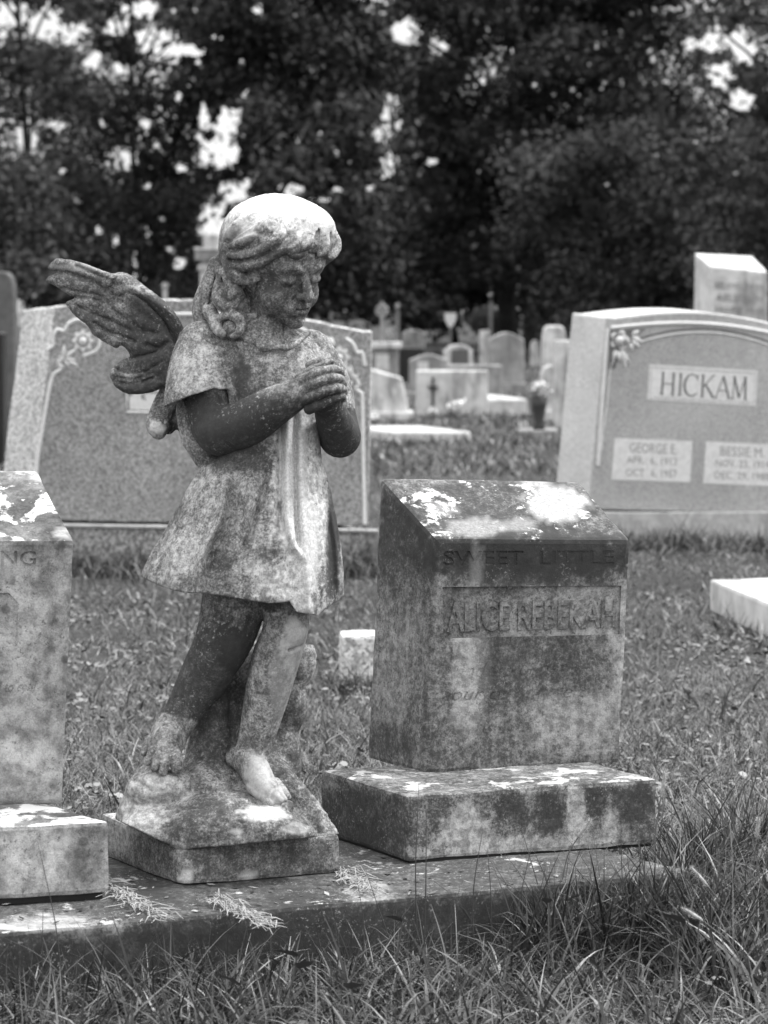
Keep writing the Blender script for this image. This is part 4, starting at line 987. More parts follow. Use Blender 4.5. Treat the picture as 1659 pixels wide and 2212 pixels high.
    def seg(a, b, w):
        a, b = np.array(a), np.array(b); dpx = (b - a) * np.array([234, 78]); nrm = np.array([-dpx[1], dpx[0]]); nrm = nrm / np.linalg.norm(nrm) * w / np.array([234, 78])
        V = [quadmap(q, pl, p, o) for o in (.003, 0) for p in (a + nrm, b + nrm, b - nrm, a - nrm)]
        L.add(V, [(0, 1, 2, 3), (0, 4, 5, 1), (1, 5, 6, 2), (2, 6, 7, 3), (3, 7, 4, 0)])
    for ch, x0, x1 in W0:
        if ch == 'C':
            pts = [(.40 + .066 * math.cos(a), .48 + .31 * math.sin(a)) for a in np.linspace(.75, 5.55, 16)]
            for i in range(15): seg(pts[i], pts[i+1], 1.0 + 1.4 * math.exp(-((i - 7.5) / 4) ** 2))
            seg((.452, .62), (.452, .79), 1.0); continue
        st, sb, stt = S[ch]; fx = lambda u: x0 + (x1 - x0) * u; fy = lambda v: base + hgt * v
        for a, b, w in st: seg((fx(a[0]), fy(a[1])), (fx(b[0]), fy(b[1])), 1.8 * w + .3)
        for u in sb: seg((fx(u) - .016, base), (fx(u) + .016, base), .9)
        for u in stt: seg((fx(u) - .016, base + hgt), (fx(u) + .016, base + hgt), .9)
    L.build('lettering', M['letter'], pn)
    bd = MB(); i4 = [(1407, 793), (1632, 806), (1629, 871), (1404, 858), (1407, 793)]; bd.add(*px_tube(i4, pl, .0012, .002, 4, False)); bd.build('panel_line', M['faint'], pn)
    p1 = panel([(1328, 946), (1496, 953), (1491, 1042), (1320, 1036)]); p2 = panel([(1525, 953), (1700, 962), (1696, 1052), (1519, 1044)])
    for s, x0, x1, y0, y1, p in (('GEORGE E.', 1360, 1462, 956, 977, p1), ('APR.  6, 1913', 1354, 1462, 985, 1003, p1), ('OCT.  6, 1957', 1352, 1462, 1012, 1030, p1),
                                 ('BESSIE M.', 1556, 1652, 964, 984, p2), ('NOV. 23, 1914', 1546, 1662, 992, 1010, p2), ('DEC. 29, 1988', 1544, 1662, 1018, 1036, p2)):
        text_part(s, [(x0, y0), (x1, y0 + 4), (x1, y1 + 4), (x0, y1)], pl, .001, M['faint'], p, off=.0015, res=2)

# ------------------------------------------------------------------ other gravestones
def shape(style, n=14):
    if style == 'flat': return [(-1, 0), (-1, 1), (1, 1), (1, 0)]
    if style == 'round': return [(-1, 0)] + [(-1 + (1 - math.cos(a)) * .22 if a < math.pi / 2 else 1 - (1 - math.sin(a - math.pi/2) * 1) * 0 - .22 + .22 * 1 * math.sin(a - math.pi/2), 0) for a in []] + \
        [(-1, .80), (-.97, .88), (-.88, .95), (-.7, .99), (-.4, 1), (.4, 1), (.7, .99), (.88, .95), (.97, .88), (1, .80), (1, 0)]
    if style == 'arch': return [(-1, 0)] + [(-math.cos(math.pi * i / n), .72 + .28 * math.sin(math.pi * i / n)) for i in range(n + 1)] + [(1, 0)]
    if style == 'serp': return [(-1, 0), (-1, .86)] + [(-1 + 2 * i / n, .86 + .14 * math.sin(math.pi * i / n) ** 1.3) for i in range(1, n)] + [(1, .86), (1, 0)]
    if style == 'slantr': return [(-1, 0), (-1, 1), (.65, .78), (1, 0)]
    if style == 'shoulder': return [(-1, 0), (-1, .85), (-.8, .85), (-.75, .93)] + [(-.7 + 1.4 * i / n, .93 + .07 * math.sin(math.pi * i / n)) for i in range(n + 1)] + [(.75, .93), (.8, .85), (1, .85), (1, 0)]
def headstone(px0, px1, ptop, pground, label, style='flat', mat='marble', thick=.14, base=0.0, rot=0.0, name='gravestone', group=None, panel=None, basew=1.15, bmat=None, cell=.12):
    Y = Yof(pground); k = Y / FPX; w = (px1 - px0) * k; h = (pground - ptop) * k * 1.003
    c = UZ((px0 + px1) / 2, pground, 0); g0 = float(ground_z(c[0], c[1])); h -= g0
    t = thing(name, (c[0], c[1], g0), label, 'gravestone', group)
    ax = np.array([math.cos(rot), math.sin(rot), 0]); n = np.array([math.sin(rot), -math.cos(rot), 0])
    o = np.array([c[0], c[1], g0 + base])
    bm = bmesh.new(); pts = shape(style); hh = h - base
    a = [bm.verts.new(o + ax * u * w / 2 + Zv * (v * hh - .01 * (v == 0))) for u, v in pts]; b = [bm.verts.new(o + ax * u * w / 2 + Zv * (v * hh - .01 * (v == 0)) - n * thick) for u, v in pts]
    bm.faces.new(a); bm.faces.new(b[::-1]); q = len(pts)
    for i in range(q): bm.faces.new([a[i], b[i], b[(i+1) % q], a[(i+1) % q]])
    bm_part('tablet', finish_block(bm, .012 if w > .2 else .006, cell, .004, 5, int(px0), 1), M[mat], t)
    if base: bbox_block('base', (c[0] - n[0] * thick / 2, c[1] - n[1] * thick / 2, g0 - .05), w * basew, thick * 1.9, base + .05, M[bmat or mat], t, rot, bevel=.01, cell=0)
    if panel:
        x0, x1, y0, y1, pm = panel
        V = [o + n * q + ax * (u * w / 2) + Zv * v * hh for q in (.006, -.01) for u, v in ((x0, y0), (x1, y0), (x1, y1), (x0, y1))]
        MB().add(V, [(0, 1, 2, 3), (0, 4, 5, 1), (1, 5, 6, 2), (2, 6, 7, 3), (3, 7, 4, 0)]).build('inscription_panel', M[pm], t)
    return t, o, ax, n, w, hh
def ledger(px0, px1, py_top_back, py_front_top, py_ground, label, mat='marble', skew=0, name='ledger_stone'):
    z = None; Yf = Yof(py_ground); z = U(CX, py_front_top, Yf)[2]
    a, b = UZ(px0, py_front_top, z), UZ(px1, py_front_top, z); Yb = UZ(CX, py_top_back, z)[1] if py_top_back - HOR > 20 else Yf + 1
    c = np.array([b[0] + skew, Yb, z]); d = np.array([a[0] + skew, Yb, z]); T = [a, b, c, d]
    o = block(name, [np.array([p[0], p[1], -.04]) for p in T], T, M[mat], None, bevel=.012, cell=.15, amp=.003, nscale=6, seed=int(px0), segs=1)
    return tag(o, label, 'gravestone')
def make_others():
    # right edge marker, near
    z = .095; p0 = UZ(1533, 1252, z); p1 = UZ(1720, 1327, z); p3 = p0 + np.array([.9, .35, 0]); p3 = UZ(1735, 1245, z)
    T = [p0, p1, p1 + (p3 - p0), p3]; 
    o = block('flat_marker', [np.array([p[0], p[1], -.05]) for p in T], T, M['marble'], None, bevel=.01, cell=.05, amp=.003, nscale=12, seed=9); tag(o, 'low flat grave marker with bright top in the grass at the right edge', 'gravestone')
    # small granite footstone behind the pillar
    Y = Yof(1492); s = Y / FPX; c = UZ(772, 1492)
    o = bbox_block('footstone', (c[0] + .01, c[1] + .06, -.04), 96 * s, .13, 120 * s + .04, M['granite_rough'], None, .08, .96, bevel=.008, cell=.015, amp=.004, nscale=25, seed=19); tag(o, 'small rough granite footstone between the angel and the dark pillar', 'gravestone')
    # left edge
    headstone(-60, 33, 587, 900, 'tall dark grey round cornered gravestone rising at the left edge', 'round', 'darkstone', .25, .12, name='gravestone')
    headstone(-90, 8, 718, 1010, 'black granite gravestone, only a dark sliver at the left edge', 'flat', 'black', .2, .0)
    ledger(-30, 42, 862, 868, 884, 'pale flat ledger stone low at the left edge', skew=.3)
    # top right white pillar
    Y = Yof(1010); s = Y / FPX
    FL, FR, BL = U(1530, 1005, Y), U(1660, 1012, Y), U(1491, 1000, Y + .35)
    t = thing('pillar_gravestone', UZ(1580, 1010), 'tall white marble pillar gravestone with slanted top behind the name stone', 'gravestone')
    bl = BL - FL; tFL, tFR, tBL, tBR = U(1532, 574, Y), U(1659, 588, Y), U(1500, 546, Y + .35), U(1625, 552, Y + .35)
    P = [FL, FR, FR + bl, FL + bl]
    block('shaft', P, [tFL, tFR, tBR, tBL], M['marble'], t, bevel=.01, cell=.08, amp=.004, nscale=8, seed=3)
    pl = Plane(FL, FR, tFL)
    for i, s_ in enumerate(('BELOVED WIFE', 'ASLEEP IN', 'HOPE 1909')): text_part(s_, [(1546, 608 + i * 26), (1650, 614 + i * 26), (1650, 628 + i * 26), (1546, 622 + i * 26)], pl, .002, M['greystone'], t, off=.001, res=1)
    bbox_block('base', ((FL[0] + FR[0]) / 2, Y + .2, -.05), .6, .6, .12, M['marble'], t, bevel=.01, cell=0)
    # middle distance
    headstone(800, 884, 797, 906, 'white tablet with a slanting shoulder beside the granite stone with roses', 'slantr', 'marble', .3, .07, basew=1.22)
    ledger(841, 1018, 919, 932, 953, 'low white ledger stone lying in the grass left of the cross stone', skew=-.35)
    t, o, ax, n, w, hh = headstone(899, 1055, 800, 897, 'wide white gravestone carved with a dark cross', 'flat', 'marble', .18, 0)
    cr = MB()
    def bar(x0, x1, y0, y1):
        V = [o + n * q + ax * ((u - .5) * w) + Zv * v * hh for q in (.03, -.01) for u, v in ((x0, y0), (x1, y0), (x1, y1), (x0, y1))]
        cr.add(V, [(0, 1, 2, 3), (0, 4, 5, 1), (1, 5, 6, 2), (2, 6, 7, 3), (3, 7, 4, 0)])
    bar(.215, .245, .22, .85); bar(.165, .215, .60, .65); bar(.245, .295, .60, .65); cr.build('cross', M['black'], t)
    headstone(967, 1084, 789, 880, 'plain pale grey gravestone partly hidden behind the cross stone', 'flat', 'greystone', .18, 0)
    ledger(1050, 1139, 852, 862, 896, 'white flat topped slab right of the cross stone', skew=-.25)
    headstone(884, 966, 766, 862, 'grey arched gravestone with two recessed panels behind the cross stone', 'serp', 'greystone', .2, .08, panel=(-.55, .0, .2, .8, 'marble'))
    headstone(862, 916, 752, 832, 'polished black granite gravestone among the grey ones', 'flat', 'black', .25, 0)
    headstone(958, 1021, 744, 826, 'arched pale gravestone holding a dark plaque', 'shoulder', 'marble', .2, 0, panel=(-.48, .72, .25, .86, 'darkstone'))
    headstone(1036, 1057, 714, 800, 'narrow tall pale gravestone post left of the broad dark stone', 'flat', 'marble', .2, .0)
    headstone(1055, 1132, 718, 852, 'broad dark grey gravestone with wavy top under the large tree', 'serp', 'greystone', .25, .12)
    headstone(868, 918, 713, 765, 'pale rounded gravestone, half hidden behind the black one', 'arch', 'marble', .3, 0)
    headstone(1172, 1222, 704, 905, 'tall white round shouldered gravestone left of the name stone', 'round', 'marble', .25, .1)
    headstone(1168, 1212, 790, 908, 'stepped pale gravestone behind the dark flower vase', 'shoulder', 'marble', .2, .09)
    headstone(1198, 1232, 736, 925, 'narrow white gravestone slipped behind the edge of the name stone', 'flat', 'marble', .2, 0)
    # celtic cross on a pedestal
    Y = Yof(838); k = Y / FPX; c = UZ(835, 838, 0)
    t = thing('cross_monument', c, 'ringed stone cross on a shaft above a panelled pedestal', 'monument')
    z = lambda py: U(CX, py, Y)[2]
    x = lambda px: U(px, 700, Y)[0]
    def bx(nm, px0, px1, py0, py1, d, mat): return bbox_block(nm, ((x(px0) + x(px1)) / 2, Y, z(py1)), x(px1) - x(px0), d, z(py0) - z(py1), M[mat], t, bevel=.01, cell=0)
    bx('pedestal', 806, 860, 752, 840, .5, 'greystone'); bx('cap', 802, 868, 739, 752, .6, 'marble')
    MB().add([np.array([x(a), Y - .26, z(b)]) for a, b in ((812, 765), (840, 765), (840, 800), (812, 800))] + [np.array([x(a), Y - .24, z(b)]) for a, b in ((812, 765), (840, 765), (840, 800), (812, 800))], [(0, 1, 2, 3), (0, 4, 5, 1), (1, 5, 6, 2), (2, 6, 7, 3), (3, 7, 4, 0)]).build('inscription_panel', M['marble'], t)
    bx('shaft', 821, 829, 680, 739, .07, 'greystone')
    rg = MB(); rg.add(*tube([np.array([x(825) + .062 * math.cos(a) * 1.05, Y, z(671) + .065 * math.sin(a)]) for a in np.linspace(0, 2 * math.pi, 20)], .018, 6, False))
    rg.add(*tube([np.array([x(825), Y, z(686)]), np.array([x(825), Y, z(650)])], .02, 6)); rg.add(*tube([np.array([x(813), Y, z(671)]), np.array([x(837), Y, z(671)])], .018, 6)); rg.build('ringed_cross', M['greystone'], t)
    # white column with a cap, behind the angel's neck
    Y = 40.0; x = lambda px: U(px, 600, Y)[0]; z = lambda py: U(CX, py, Y)[2]
    t = thing('column_monument', (x(450), Y, 0.05), 'white column monument with a square cap behind the angel neck', 'monument')
    bx('shaft', 433, 470, 585, 720, .25, 'marble'); bx('collar', 429, 474, 572, 585, .32, 'marble'); bx('neck', 434, 468, 563, 572, .26, 'marble'); bx('cap', 423, 478, 541, 563, .4, 'greystone'); bx('cap_top', 421, 480, 535, 541, .44, 'marble')
    bx('urn_block', 440, 475, 508, 535, .24, 'marble'); bbox_block('base', (x(452), Y, 0), .6, .6, z(720), M['marble'], t, bevel=.01, cell=0)
    # posts and distant markers
    def post(px, p0, p1, Y, wpx, label, mat='metal', nm='post', cat='post'):
        x = U(px, 700, Y)[0]; z0 = float(ground_z(x, Y)); z1 = U(CX, p0, Y)[2]; w = wpx * Y / FPX
        t = thing(nm, (x, Y, z0), label, cat)
        bbox_block('shaft', (x, Y, z0 - .05), w, w, z1 - z0, M[mat], t, taper=.8, bevel=.006, cell=0)
        bbox_block('finial', (x, Y, z1 - .06), w * 1.5, w * 1.5, .07, M[mat], t, taper=.5, bevel=.006, cell=0)
    post(859, 656, 735, 52, 8, 'thin pale post right of the ringed cross'); post(357, 612, 720, 46, 12, 'pale square post above the wing, near the column', 'marble')
    post(328, 606, 720, 50, 9, 'slimmer grey post left of the pale square post', 'greystone'); post(1060, 634, 720, 60, 8, 'white post in front of the shrub by the large trunk', 'marble')
    Y = 48.; x0 = U(973, 690, Y)[0]; t = thing('small_sign', (x0, Y, float(ground_z(x0, Y))), 'small white shield shaped sign on a stake', 'sign')
    k = Y / FPX; zc = U(CX, 690, Y)[2]
    V, F = prism([(-13*k, 14*k), (13*k, 14*k), (12*k, 0), (4*k, -16*k), (-4*k, -16*k), (-12*k, 0)], np.array([1., 0, 0]), Zv, np.array([0, -1., 0]), np.array([x0, Y, zc]), .03)
    MB().add(V, F).build('panel', M['flower'], t); V, F = tube([(x0, Y + .02, float(ground_z(x0, Y))), (x0, Y + .02, zc - 10 * k)], .02, 6); MB().add(V, F).build('stake', M['greystone'], t)
    # far rows
    r = random.Random(4); kinds = ['flat', 'round', 'arch', 'serp', 'shoulder']; mats = ['marble', 'greystone', 'darkstone', 'greystone', 'marble']
    words = [('pale', 'dark grey', 'mid grey'), ('square topped', 'rounded', 'arched', 'wavy topped', 'shouldered')]
    lab = ['faint stone in the far row right of the thin post', 'faint narrow stone far behind the black gravestone', 'faint stone in the far row behind the rounded gravestone', 'faint stone in the far row left of the shield sign', 'faint stone standing just under the shield sign',
           'faint stone in the far row right of the shield sign', 'faint stone in the far row between sign and shrub', 'faint stone far off beside the narrow pale post', 'faint dark stone in the far row beneath the shrub', 'faint stone far off left of the ringed cross',
           'faint stone far off by the foot of the ringed cross', 'faint short stone in the far row by the dark plaque']
    pxs = [878, 900, 922, 944, 962, 985, 1004, 1024, 1046, 786, 842, 974]
    for i, px in enumerate(pxs):
        w = r.uniform(9, 18); headstone(px - w / 2, px + w / 2, r.uniform(711, 722), r.uniform(745, 752) if i % 2 else r.uniform(738, 744), lab[i], kinds[i % 5], mats[(i * 2) % 5], .2, 0, group='distant gravestones in rows', name='gravestone', cell=0)
    # more to the right of the trunk, seen between shrub and white stone
    headstone(1146, 1166, 735, 800, 'small pale gravestone between the big trunk and the tall white stone', 'arch', 'marble', .2, 0)
    headstone(640, 700, 700, 760, 'far grey gravestone hidden behind the angel', 'round', 'greystone', .2, 0) if 0 else None
    make_flowers()
    for i, (px, w, lb) in enumerate(((64, 10, 'white stone far off between the left gravestone and the wing'), (88, 14, 'pale flat topped stone far off above the rose stone'), (48, 8, 'tiny pale stone at the far left of the rose stone'))):
        headstone(px - w, px + w, 634 + i * 3, 715, lb, kinds[i], 'marble', .2, 0, cell=0)

def flower_ball(mb, c, r, rr, n=5):
    for k in range(n):
        a = rr.uniform(0, 6.28); tilt = rr.uniform(-.4, .9); L = r
        d = np.array([math.cos(a) * math.cos(tilt), math.sin(a) * math.cos(tilt), math.sin(tilt)]); s = np.cross(d, (0, 0, 1)); s /= np.linalg.norm(s) + 1e-9; u = np.cross(s, d)
        V = [c, c + d * L * .5 + s * L * .42, c + d * L + s * L * .25 + u * L * .2, c + d * L * 1.12 + u * L * .1, c + d * L - s * L * .25 + u * L * .2, c + d * L * .5 - s * L * .42]
        mb.add(V, [(0, 1, 2, 3), (0, 3, 4, 5)])
def bouquet(c, R, H, nf, fs, label, rr, vase=None, name='flower_arrangement'):
    t = thing(name, c, label, 'flowers')
    if vase:
        vr, vh, vm = vase; prof = [(0, 0), (.62, 0), (.7, .06), (.5, .2), (.8, .7), (1, 1), (.9, 1), (.6, .7), (0, .5)]; V, F = [], []
        n = 14
        for i, (q, h) in enumerate(prof):
            for j in range(n): V.append((c[0] + vr * q * math.cos(6.283 * j / n), c[1] + vr * q * math.sin(6.283 * j / n), c[2] + vh * h))
        for i in range(len(prof) - 1):
            for j in range(n): F.append((i*n+j, i*n+(j+1) % n, (i+1)*n+(j+1) % n, (i+1)*n+j))
        MB().add(V, F).build('vase', M[vm], t, True)
    top = np.array(c) + Zv * (vase[1] if vase else 0); lf = MB()
    for k in range(nf * 7):
        d = np.array([rr.gauss(0, 1), rr.gauss(0, 1), rr.gauss(.4, .7)]); d /= np.linalg.norm(d); p = top + d * np.array([R, R, H]) * rr.uniform(.2, 1)
        s = np.array([rr.gauss(0, 1), rr.gauss(0, 1), rr.gauss(0, .6)]); s /= np.linalg.norm(s); q = np.cross(s, d); L = R * .35
        lf.add([p, p + s * L * .5 + q * L * .25, p + s * L, p + s * L * .5 - q * L * .25], [(0, 1, 2, 3)])
    lf.build('foliage', M['leaf'], t)
    for k in range(nf):
        a = 6.283 * k / nf + rr.uniform(-.3, .3); q = rr.uniform(.35, 1); p = top + np.array([R * q * math.cos(a), R * q * math.sin(a) * .8, H * rr.uniform(.3, 1.0)])
        b = MB(); flower_ball(b, p, fs, rr, 9); b.build('blossom', M['flower'], t)
    return t
def make_flowers():
    rr = random.Random(12)
    c = UZ(1164, 940, 0); k = c[1] / FPX; c = np.array(c); c[2] = 12 * k
    o = bbox_block('flat_marker', (c[0], c[1] + .1, -.03), 84 * k, .5, 12 * k + .03, M['greystone'], None, bevel=.01, cell=.1, amp=.003, nscale=8); tag(o, 'low grey marker slab under the dark flower vase', 'gravestone')
    bouquet(c, 26 * k, 26 * k, 6, 12 * k, 'white silk flowers in a dark vase left of the name stone', rr, (20 * k, 70 * k, 'vase'))
    c = UZ(985, 905, 0); k = c[1] / FPX; bouquet(c, 26 * k, 40 * k, 9, 11 * k, 'white flowers heaped before the cross gravestone', rr)
    c = UZ(935, 903, 0); bouquet(c, 10 * k, 22 * k, 4, 9 * k, 'small bunch of white flowers below the carved cross', rr)
    c = UZ(810, 926, 0); k = c[1] / FPX; bouquet(c, 8 * k, 14 * k, 5, 6 * k, 'little flower pot at the corner of the rose stone', rr, (7 * k, 14 * k, 'vase'))

# ------------------------------------------------------------------ trees and shrubs
GAPS = [(95, 50, 75, 60), (160, 75, 60, 42), (20, 30, 60, 50), (340, 95, 90, 60), (250, 60, 50, 30), (500, 265, 38, 62), (470, 330, 60, 36), (125, 268, 46, 26), (270, 340, 44, 34), (60, 300, 30, 34), (510, 412, 44, 28), (465, 490, 46, 60), (850, 250, 34, 60), (842, 350, 24, 60), (815, 290, 26, 26),
        (880, 70, 40, 40), (940, 95, 34, 26), (1540, 85, 60, 44), (1600, 100, 40, 60), (1555, 160, 46, 50), (1600, 215, 46, 36), (1490, 95, 30, 26), (620, 410, 40, 20), (690, 430, 26, 12), (640, 300, 16, 14), (930, 350, 14, 12), (1420, 335, 24, 16), (1035, 175, 16, 10),
        (250, 520, 30, 40), (320, 500, 20, 26), (295, 560, 18, 30), (215, 500, 14, 20), (390, 570, 26, 30), (370, 540, 26, 14), (560, 20, 30, 16), (730, 410, 16, 10), (800, 405, 18, 14), (300, 20, 60, 30), (420, 110, 40, 24), (200, 130, 30, 30), (440, 250, 12, 40), (385, 210, 14, 20), (1310, 400, 8, 8), (1220, 415, 12, 8)]
_hr = np.random.default_rng(44)
HOLES = [(_hr.uniform(0, 1659), _hr.uniform(0, 480), r_, r_ * _hr.uniform(.6, 1.3)) for r_ in _hr.uniform(5, 11, 20)] + [(_hr.uniform(0, 520), _hr.uniform(0, 430), r_, r_ * _hr.uniform(.6, 1.2)) for r_ in _hr.uniform(6, 15, 22)]
GAPS = [(a, b, c * (.74 if a < 440 or a > 1400 else 1.0), d * (.74 if a < 440 or a > 1400 else 1.0)) for a, b, c, d in GAPS]
def projected(W):
    r = W - np.array([0, 0, CAM_H]); yy = r[:, 1] * cp - r[:, 2] * sp_; zz = r[:, 1] * sp_ + r[:, 2] * cp
    return CX + FPX * r[:, 0] / yy, CY - FPX * zz / yy
def leaf_cloud(C, size, R, mat, name, parent, aspect=.45, tone=None):
    n = len(C); a = R.normal(size=(n, 3)); a /= np.linalg.norm(a, axis=1)[:, None]; b = np.cross(a, R.normal(size=(n, 3))); b /= np.linalg.norm(b, axis=1)[:, None] + 1e-9
    s = (size * R.uniform(.55, 1.45, n))[:, None]; V = np.stack([C - a * s * .5, C + b * s * aspect * .5, C + a * s * .5, C - b * s * aspect * .5], 1).reshape(-1, 3)
    F = np.arange(4 * n).reshape(n, 4); t = np.repeat(R.uniform(.15, 1, n) if tone is None else tone, 4)
    return mesh(name, V, F, M[mat], parent, attrs={'tone': t})
def tree(trunk_px, Y, wpx, clumps, label, n=14000, leaf=.16, seed=0, lean=0, limbs=8, top=-400, name='tree', mat='crown'):
    R = np.random.default_rng(seed); x0 = U(trunk_px, 700, Y)[0]; z0 = float(ground_z(x0, Y)); r0 = wpx * Y / FPX / 2
    t = thing(name, (x0, Y, z0), label, 'tree', 'trees closing off the cemetery')
    zt = U(CX, top, Y)[2]; mb = MB(); pts = [np.array([x0 + lean * (h ** 1.4) + .12 * math.sin(h * 5 + seed), Y, z0 - .1 + (zt - z0) * h]) for h in np.linspace(0, 1, 12)]
    mb.add(*tube(pts, [r0 * (1.35 if i == 0 else 1.05 - .8 * i / 11) for i in range(12)], 10)); mb.build('trunk', M['bark'], t, True)
    cs = []
    for (px, py, rx, ry, dd, w) in clumps:
        cs.append((U(px, py, Y + dd), rx * (Y + dd) / FPX, ry * (Y + dd) / FPX, w))
    for k in range(min(limbs, len(cs))):
        c = cs[k * len(cs) // max(1, min(limbs, len(cs)))][0]; h = np.clip((c[2] - z0) / (zt - z0) * .8, .12, .9); s = pts[int(h * 11)]
        m1 = s + (c - s) * .4 + np.array([0, 0, .35]); m2 = s + (c - s) * .75 + np.array([0, 0, .15]); q = tube(crom([s, m1, m2, c], 4), list(np.linspace(r0 * .34, .02, 13)), 6)
        MB().add(*q).build('limb', M['bark'], t, True)
    P = []; tot = sum(rx * ry * w for _, rx, ry, w in cs)
    for c, rx, ry, w in cs:
        m = int(n * rx * ry * w / tot); nc = max(3, m // 60)
        d = R.normal(size=(nc, 3)); d /= np.linalg.norm(d, axis=1)[:, None]; cc = c + d * np.array([rx, max(rx, .8), ry]) * (R.uniform(0, 1, (nc, 1)) ** .45)
        i = R.integers(0, nc, m); P.append(cc[i] + R.normal(size=(m, 3)) * np.array([.26, .26, .15]) * 1.1)
    P = np.vstack(P); P = P[P[:, 2] > z0 + .1]; px, py = projected(P); keep = np.ones(len(P), bool); wob = vnoise(np.stack([px, py, px * 0], 1), .035, 5, 3) * .9
    for gx, gy, a, b in GAPS + HOLES:
        e = ((px - gx) / a) ** 2 + ((py - gy) / b) ** 2 + wob; keep &= ~((e < 1) & (R.uniform(size=len(P)) < np.clip(1.35 - 1.1 * e, 0, .975)))
    P = P[keep]; leaf_cloud(P, leaf, R, mat, 'crown', t)
def make_trees():
    R = random.Random(3)
    def fill(x0, x1, y0, y1, step, r, w=1.0, dz=2.5):
        out = []; y = y0
        while y < y1:
            x = x0 + (step / 2 if int(y / step) % 2 else 0)
            while x < x1:
                out.append((x + R.uniform(-.3, .3) * step, y + R.uniform(-.3, .3) * step, r * R.uniform(.75, 1.25), r * R.uniform(.55, .9), R.uniform(-dz, dz), w)); x += step
            y += step * .8
        return out
    tree(60, 46, 20, fill(-220, 200, -180, 620, 95, 70, .7), 'leafy tree with sky breaking through at the far left', 34000, .13, 1, mat='crown_light')
    tree(300, 50, 16, fill(180, 470, -160, 600, 90, 62, .75), 'open crowned tree above the wing tip', 32000, .13, 2, limbs=12, mat='crown_light')
    tree(600, 48, 44, fill(460, 820, -160, 330, 90, 75, 1.2) + fill(520, 860, 330, 660, 85, 64, 1.2), 'dense dark tree rising behind the angel head', 60000, .14, 3, lean=-.3)
    tree(1108, 56, 44, fill(880, 1500, -180, 360, 95, 85, 1.2) + fill(900, 1330, 340, 560, 90, 75, 1.1), 'huge dark tree with the thick trunk behind the gravestones', 90000, .15, 4, limbs=14, top=-300)
    tree(1420, 50, 34, fill(1240, 1520, 330, 680, 85, 66, 1.1) + fill(1150, 1300, 380, 520, 80, 60, .9), 'spreading lower tree right of the thick trunk', 38000, .13, 5, mat='crown_light', top=100)
    tree(1660, 46, 22, fill(1560, 1880, -160, 640, 90, 66, .85), 'slim trunked tree at the right edge with bright sky gaps', 36000, .13, 6, mat='crown_light', lean=.1)
    tree(860, 70, 16, fill(760, 1000, 120, 690, 90, 60, .8), 'thin distant tree in the gap right of the angel head', 16000, .2, 7, top=100)
    tree(-430, 47, 22, fill(-800, -200, -180, 640, 120, 95, .9), 'leafy tree just beyond the left picture edge', 16000, .2, 21)
    tree(2060, 50, 24, fill(1850, 2450, -180, 640, 120, 95, .9), 'leafy tree just beyond the right picture edge', 16000, .2, 22)
    # undergrowth that closes the view under the crowns
    tree(180, 60, 20, fill(-150, 470, 420, 660, 90, 66, 1.1), 'low dark thicket tree beyond the left gravestones', 22000, .2, 8, top=400)
    tree(980, 66, 20, fill(640, 1250, 430, 705, 90, 66, 1.3), 'low dark thicket tree behind the far gravestones', 34000, .2, 9, top=420)
    tree(1520, 62, 20, fill(1250, 1800, 440, 720, 90, 66, 1.3), 'low dark thicket tree behind the white pillar', 28000, .2, 10, top=420)
def shrub(px, py, rx, ry, Y, label, seed, mat='shrub', n=5000, leaf=.07):
    R = np.random.default_rng(seed); c = U(px, py, Y); k = Y / FPX; z0 = float(ground_z(c[0], Y)); t = thing('shrub', (c[0], Y, z0), label, 'shrub', 'shrubs under the trees')
    for j in range(4):
        a = j * 1.6 + seed; p = [np.array([c[0], Y, z0]), np.array([c[0] + math.cos(a) * rx * k * .3, Y + math.sin(a) * .2, (z0 + c[2]) / 2]), np.array([c[0] + math.cos(a) * rx * k * .6, Y + math.sin(a) * .4, c[2] + ry * k * .3])]
        MB().add(*tube(p, [.03, .02, .008], 6)).build('stem', M['bark'], t)
    d = R.normal(size=(n, 3)); d /= np.linalg.norm(d, axis=1)[:, None]; s = R.uniform(0, 1, (n, 1)) ** .35
    P = c + d * s * np.array([rx * k, rx * k * .8, ry * k]) * (1 + .25 * vnoise(d, 2.2, seed)[:, None]); P = P[P[:, 2] > z0 + .02]
    leaf_cloud(P, leaf, R, mat, 'foliage', t)
def make_shrubs():
    shrub(1050, 694, 36, 34, 62, 'grey green shrub left of the thick trunk', 1); shrub(1150, 716, 22, 50, 60, 'pointed shrub right of the thick trunk', 2)
    shrub(380, 640, 56, 44, 58, 'smooth pale shrub beside the white column', 3, n=9000, leaf=.06); shrub(310, 640, 40, 34, 60, 'low shrub behind the pale posts', 4)
    shrub(940, 692, 60, 22, 70, 'flat dark shrub left of the shield sign', 5, n=4000)
    shrub(1188, 716, 14, 60, 64, 'narrow pale shrub behind the tall white stone', 6, n=3000)

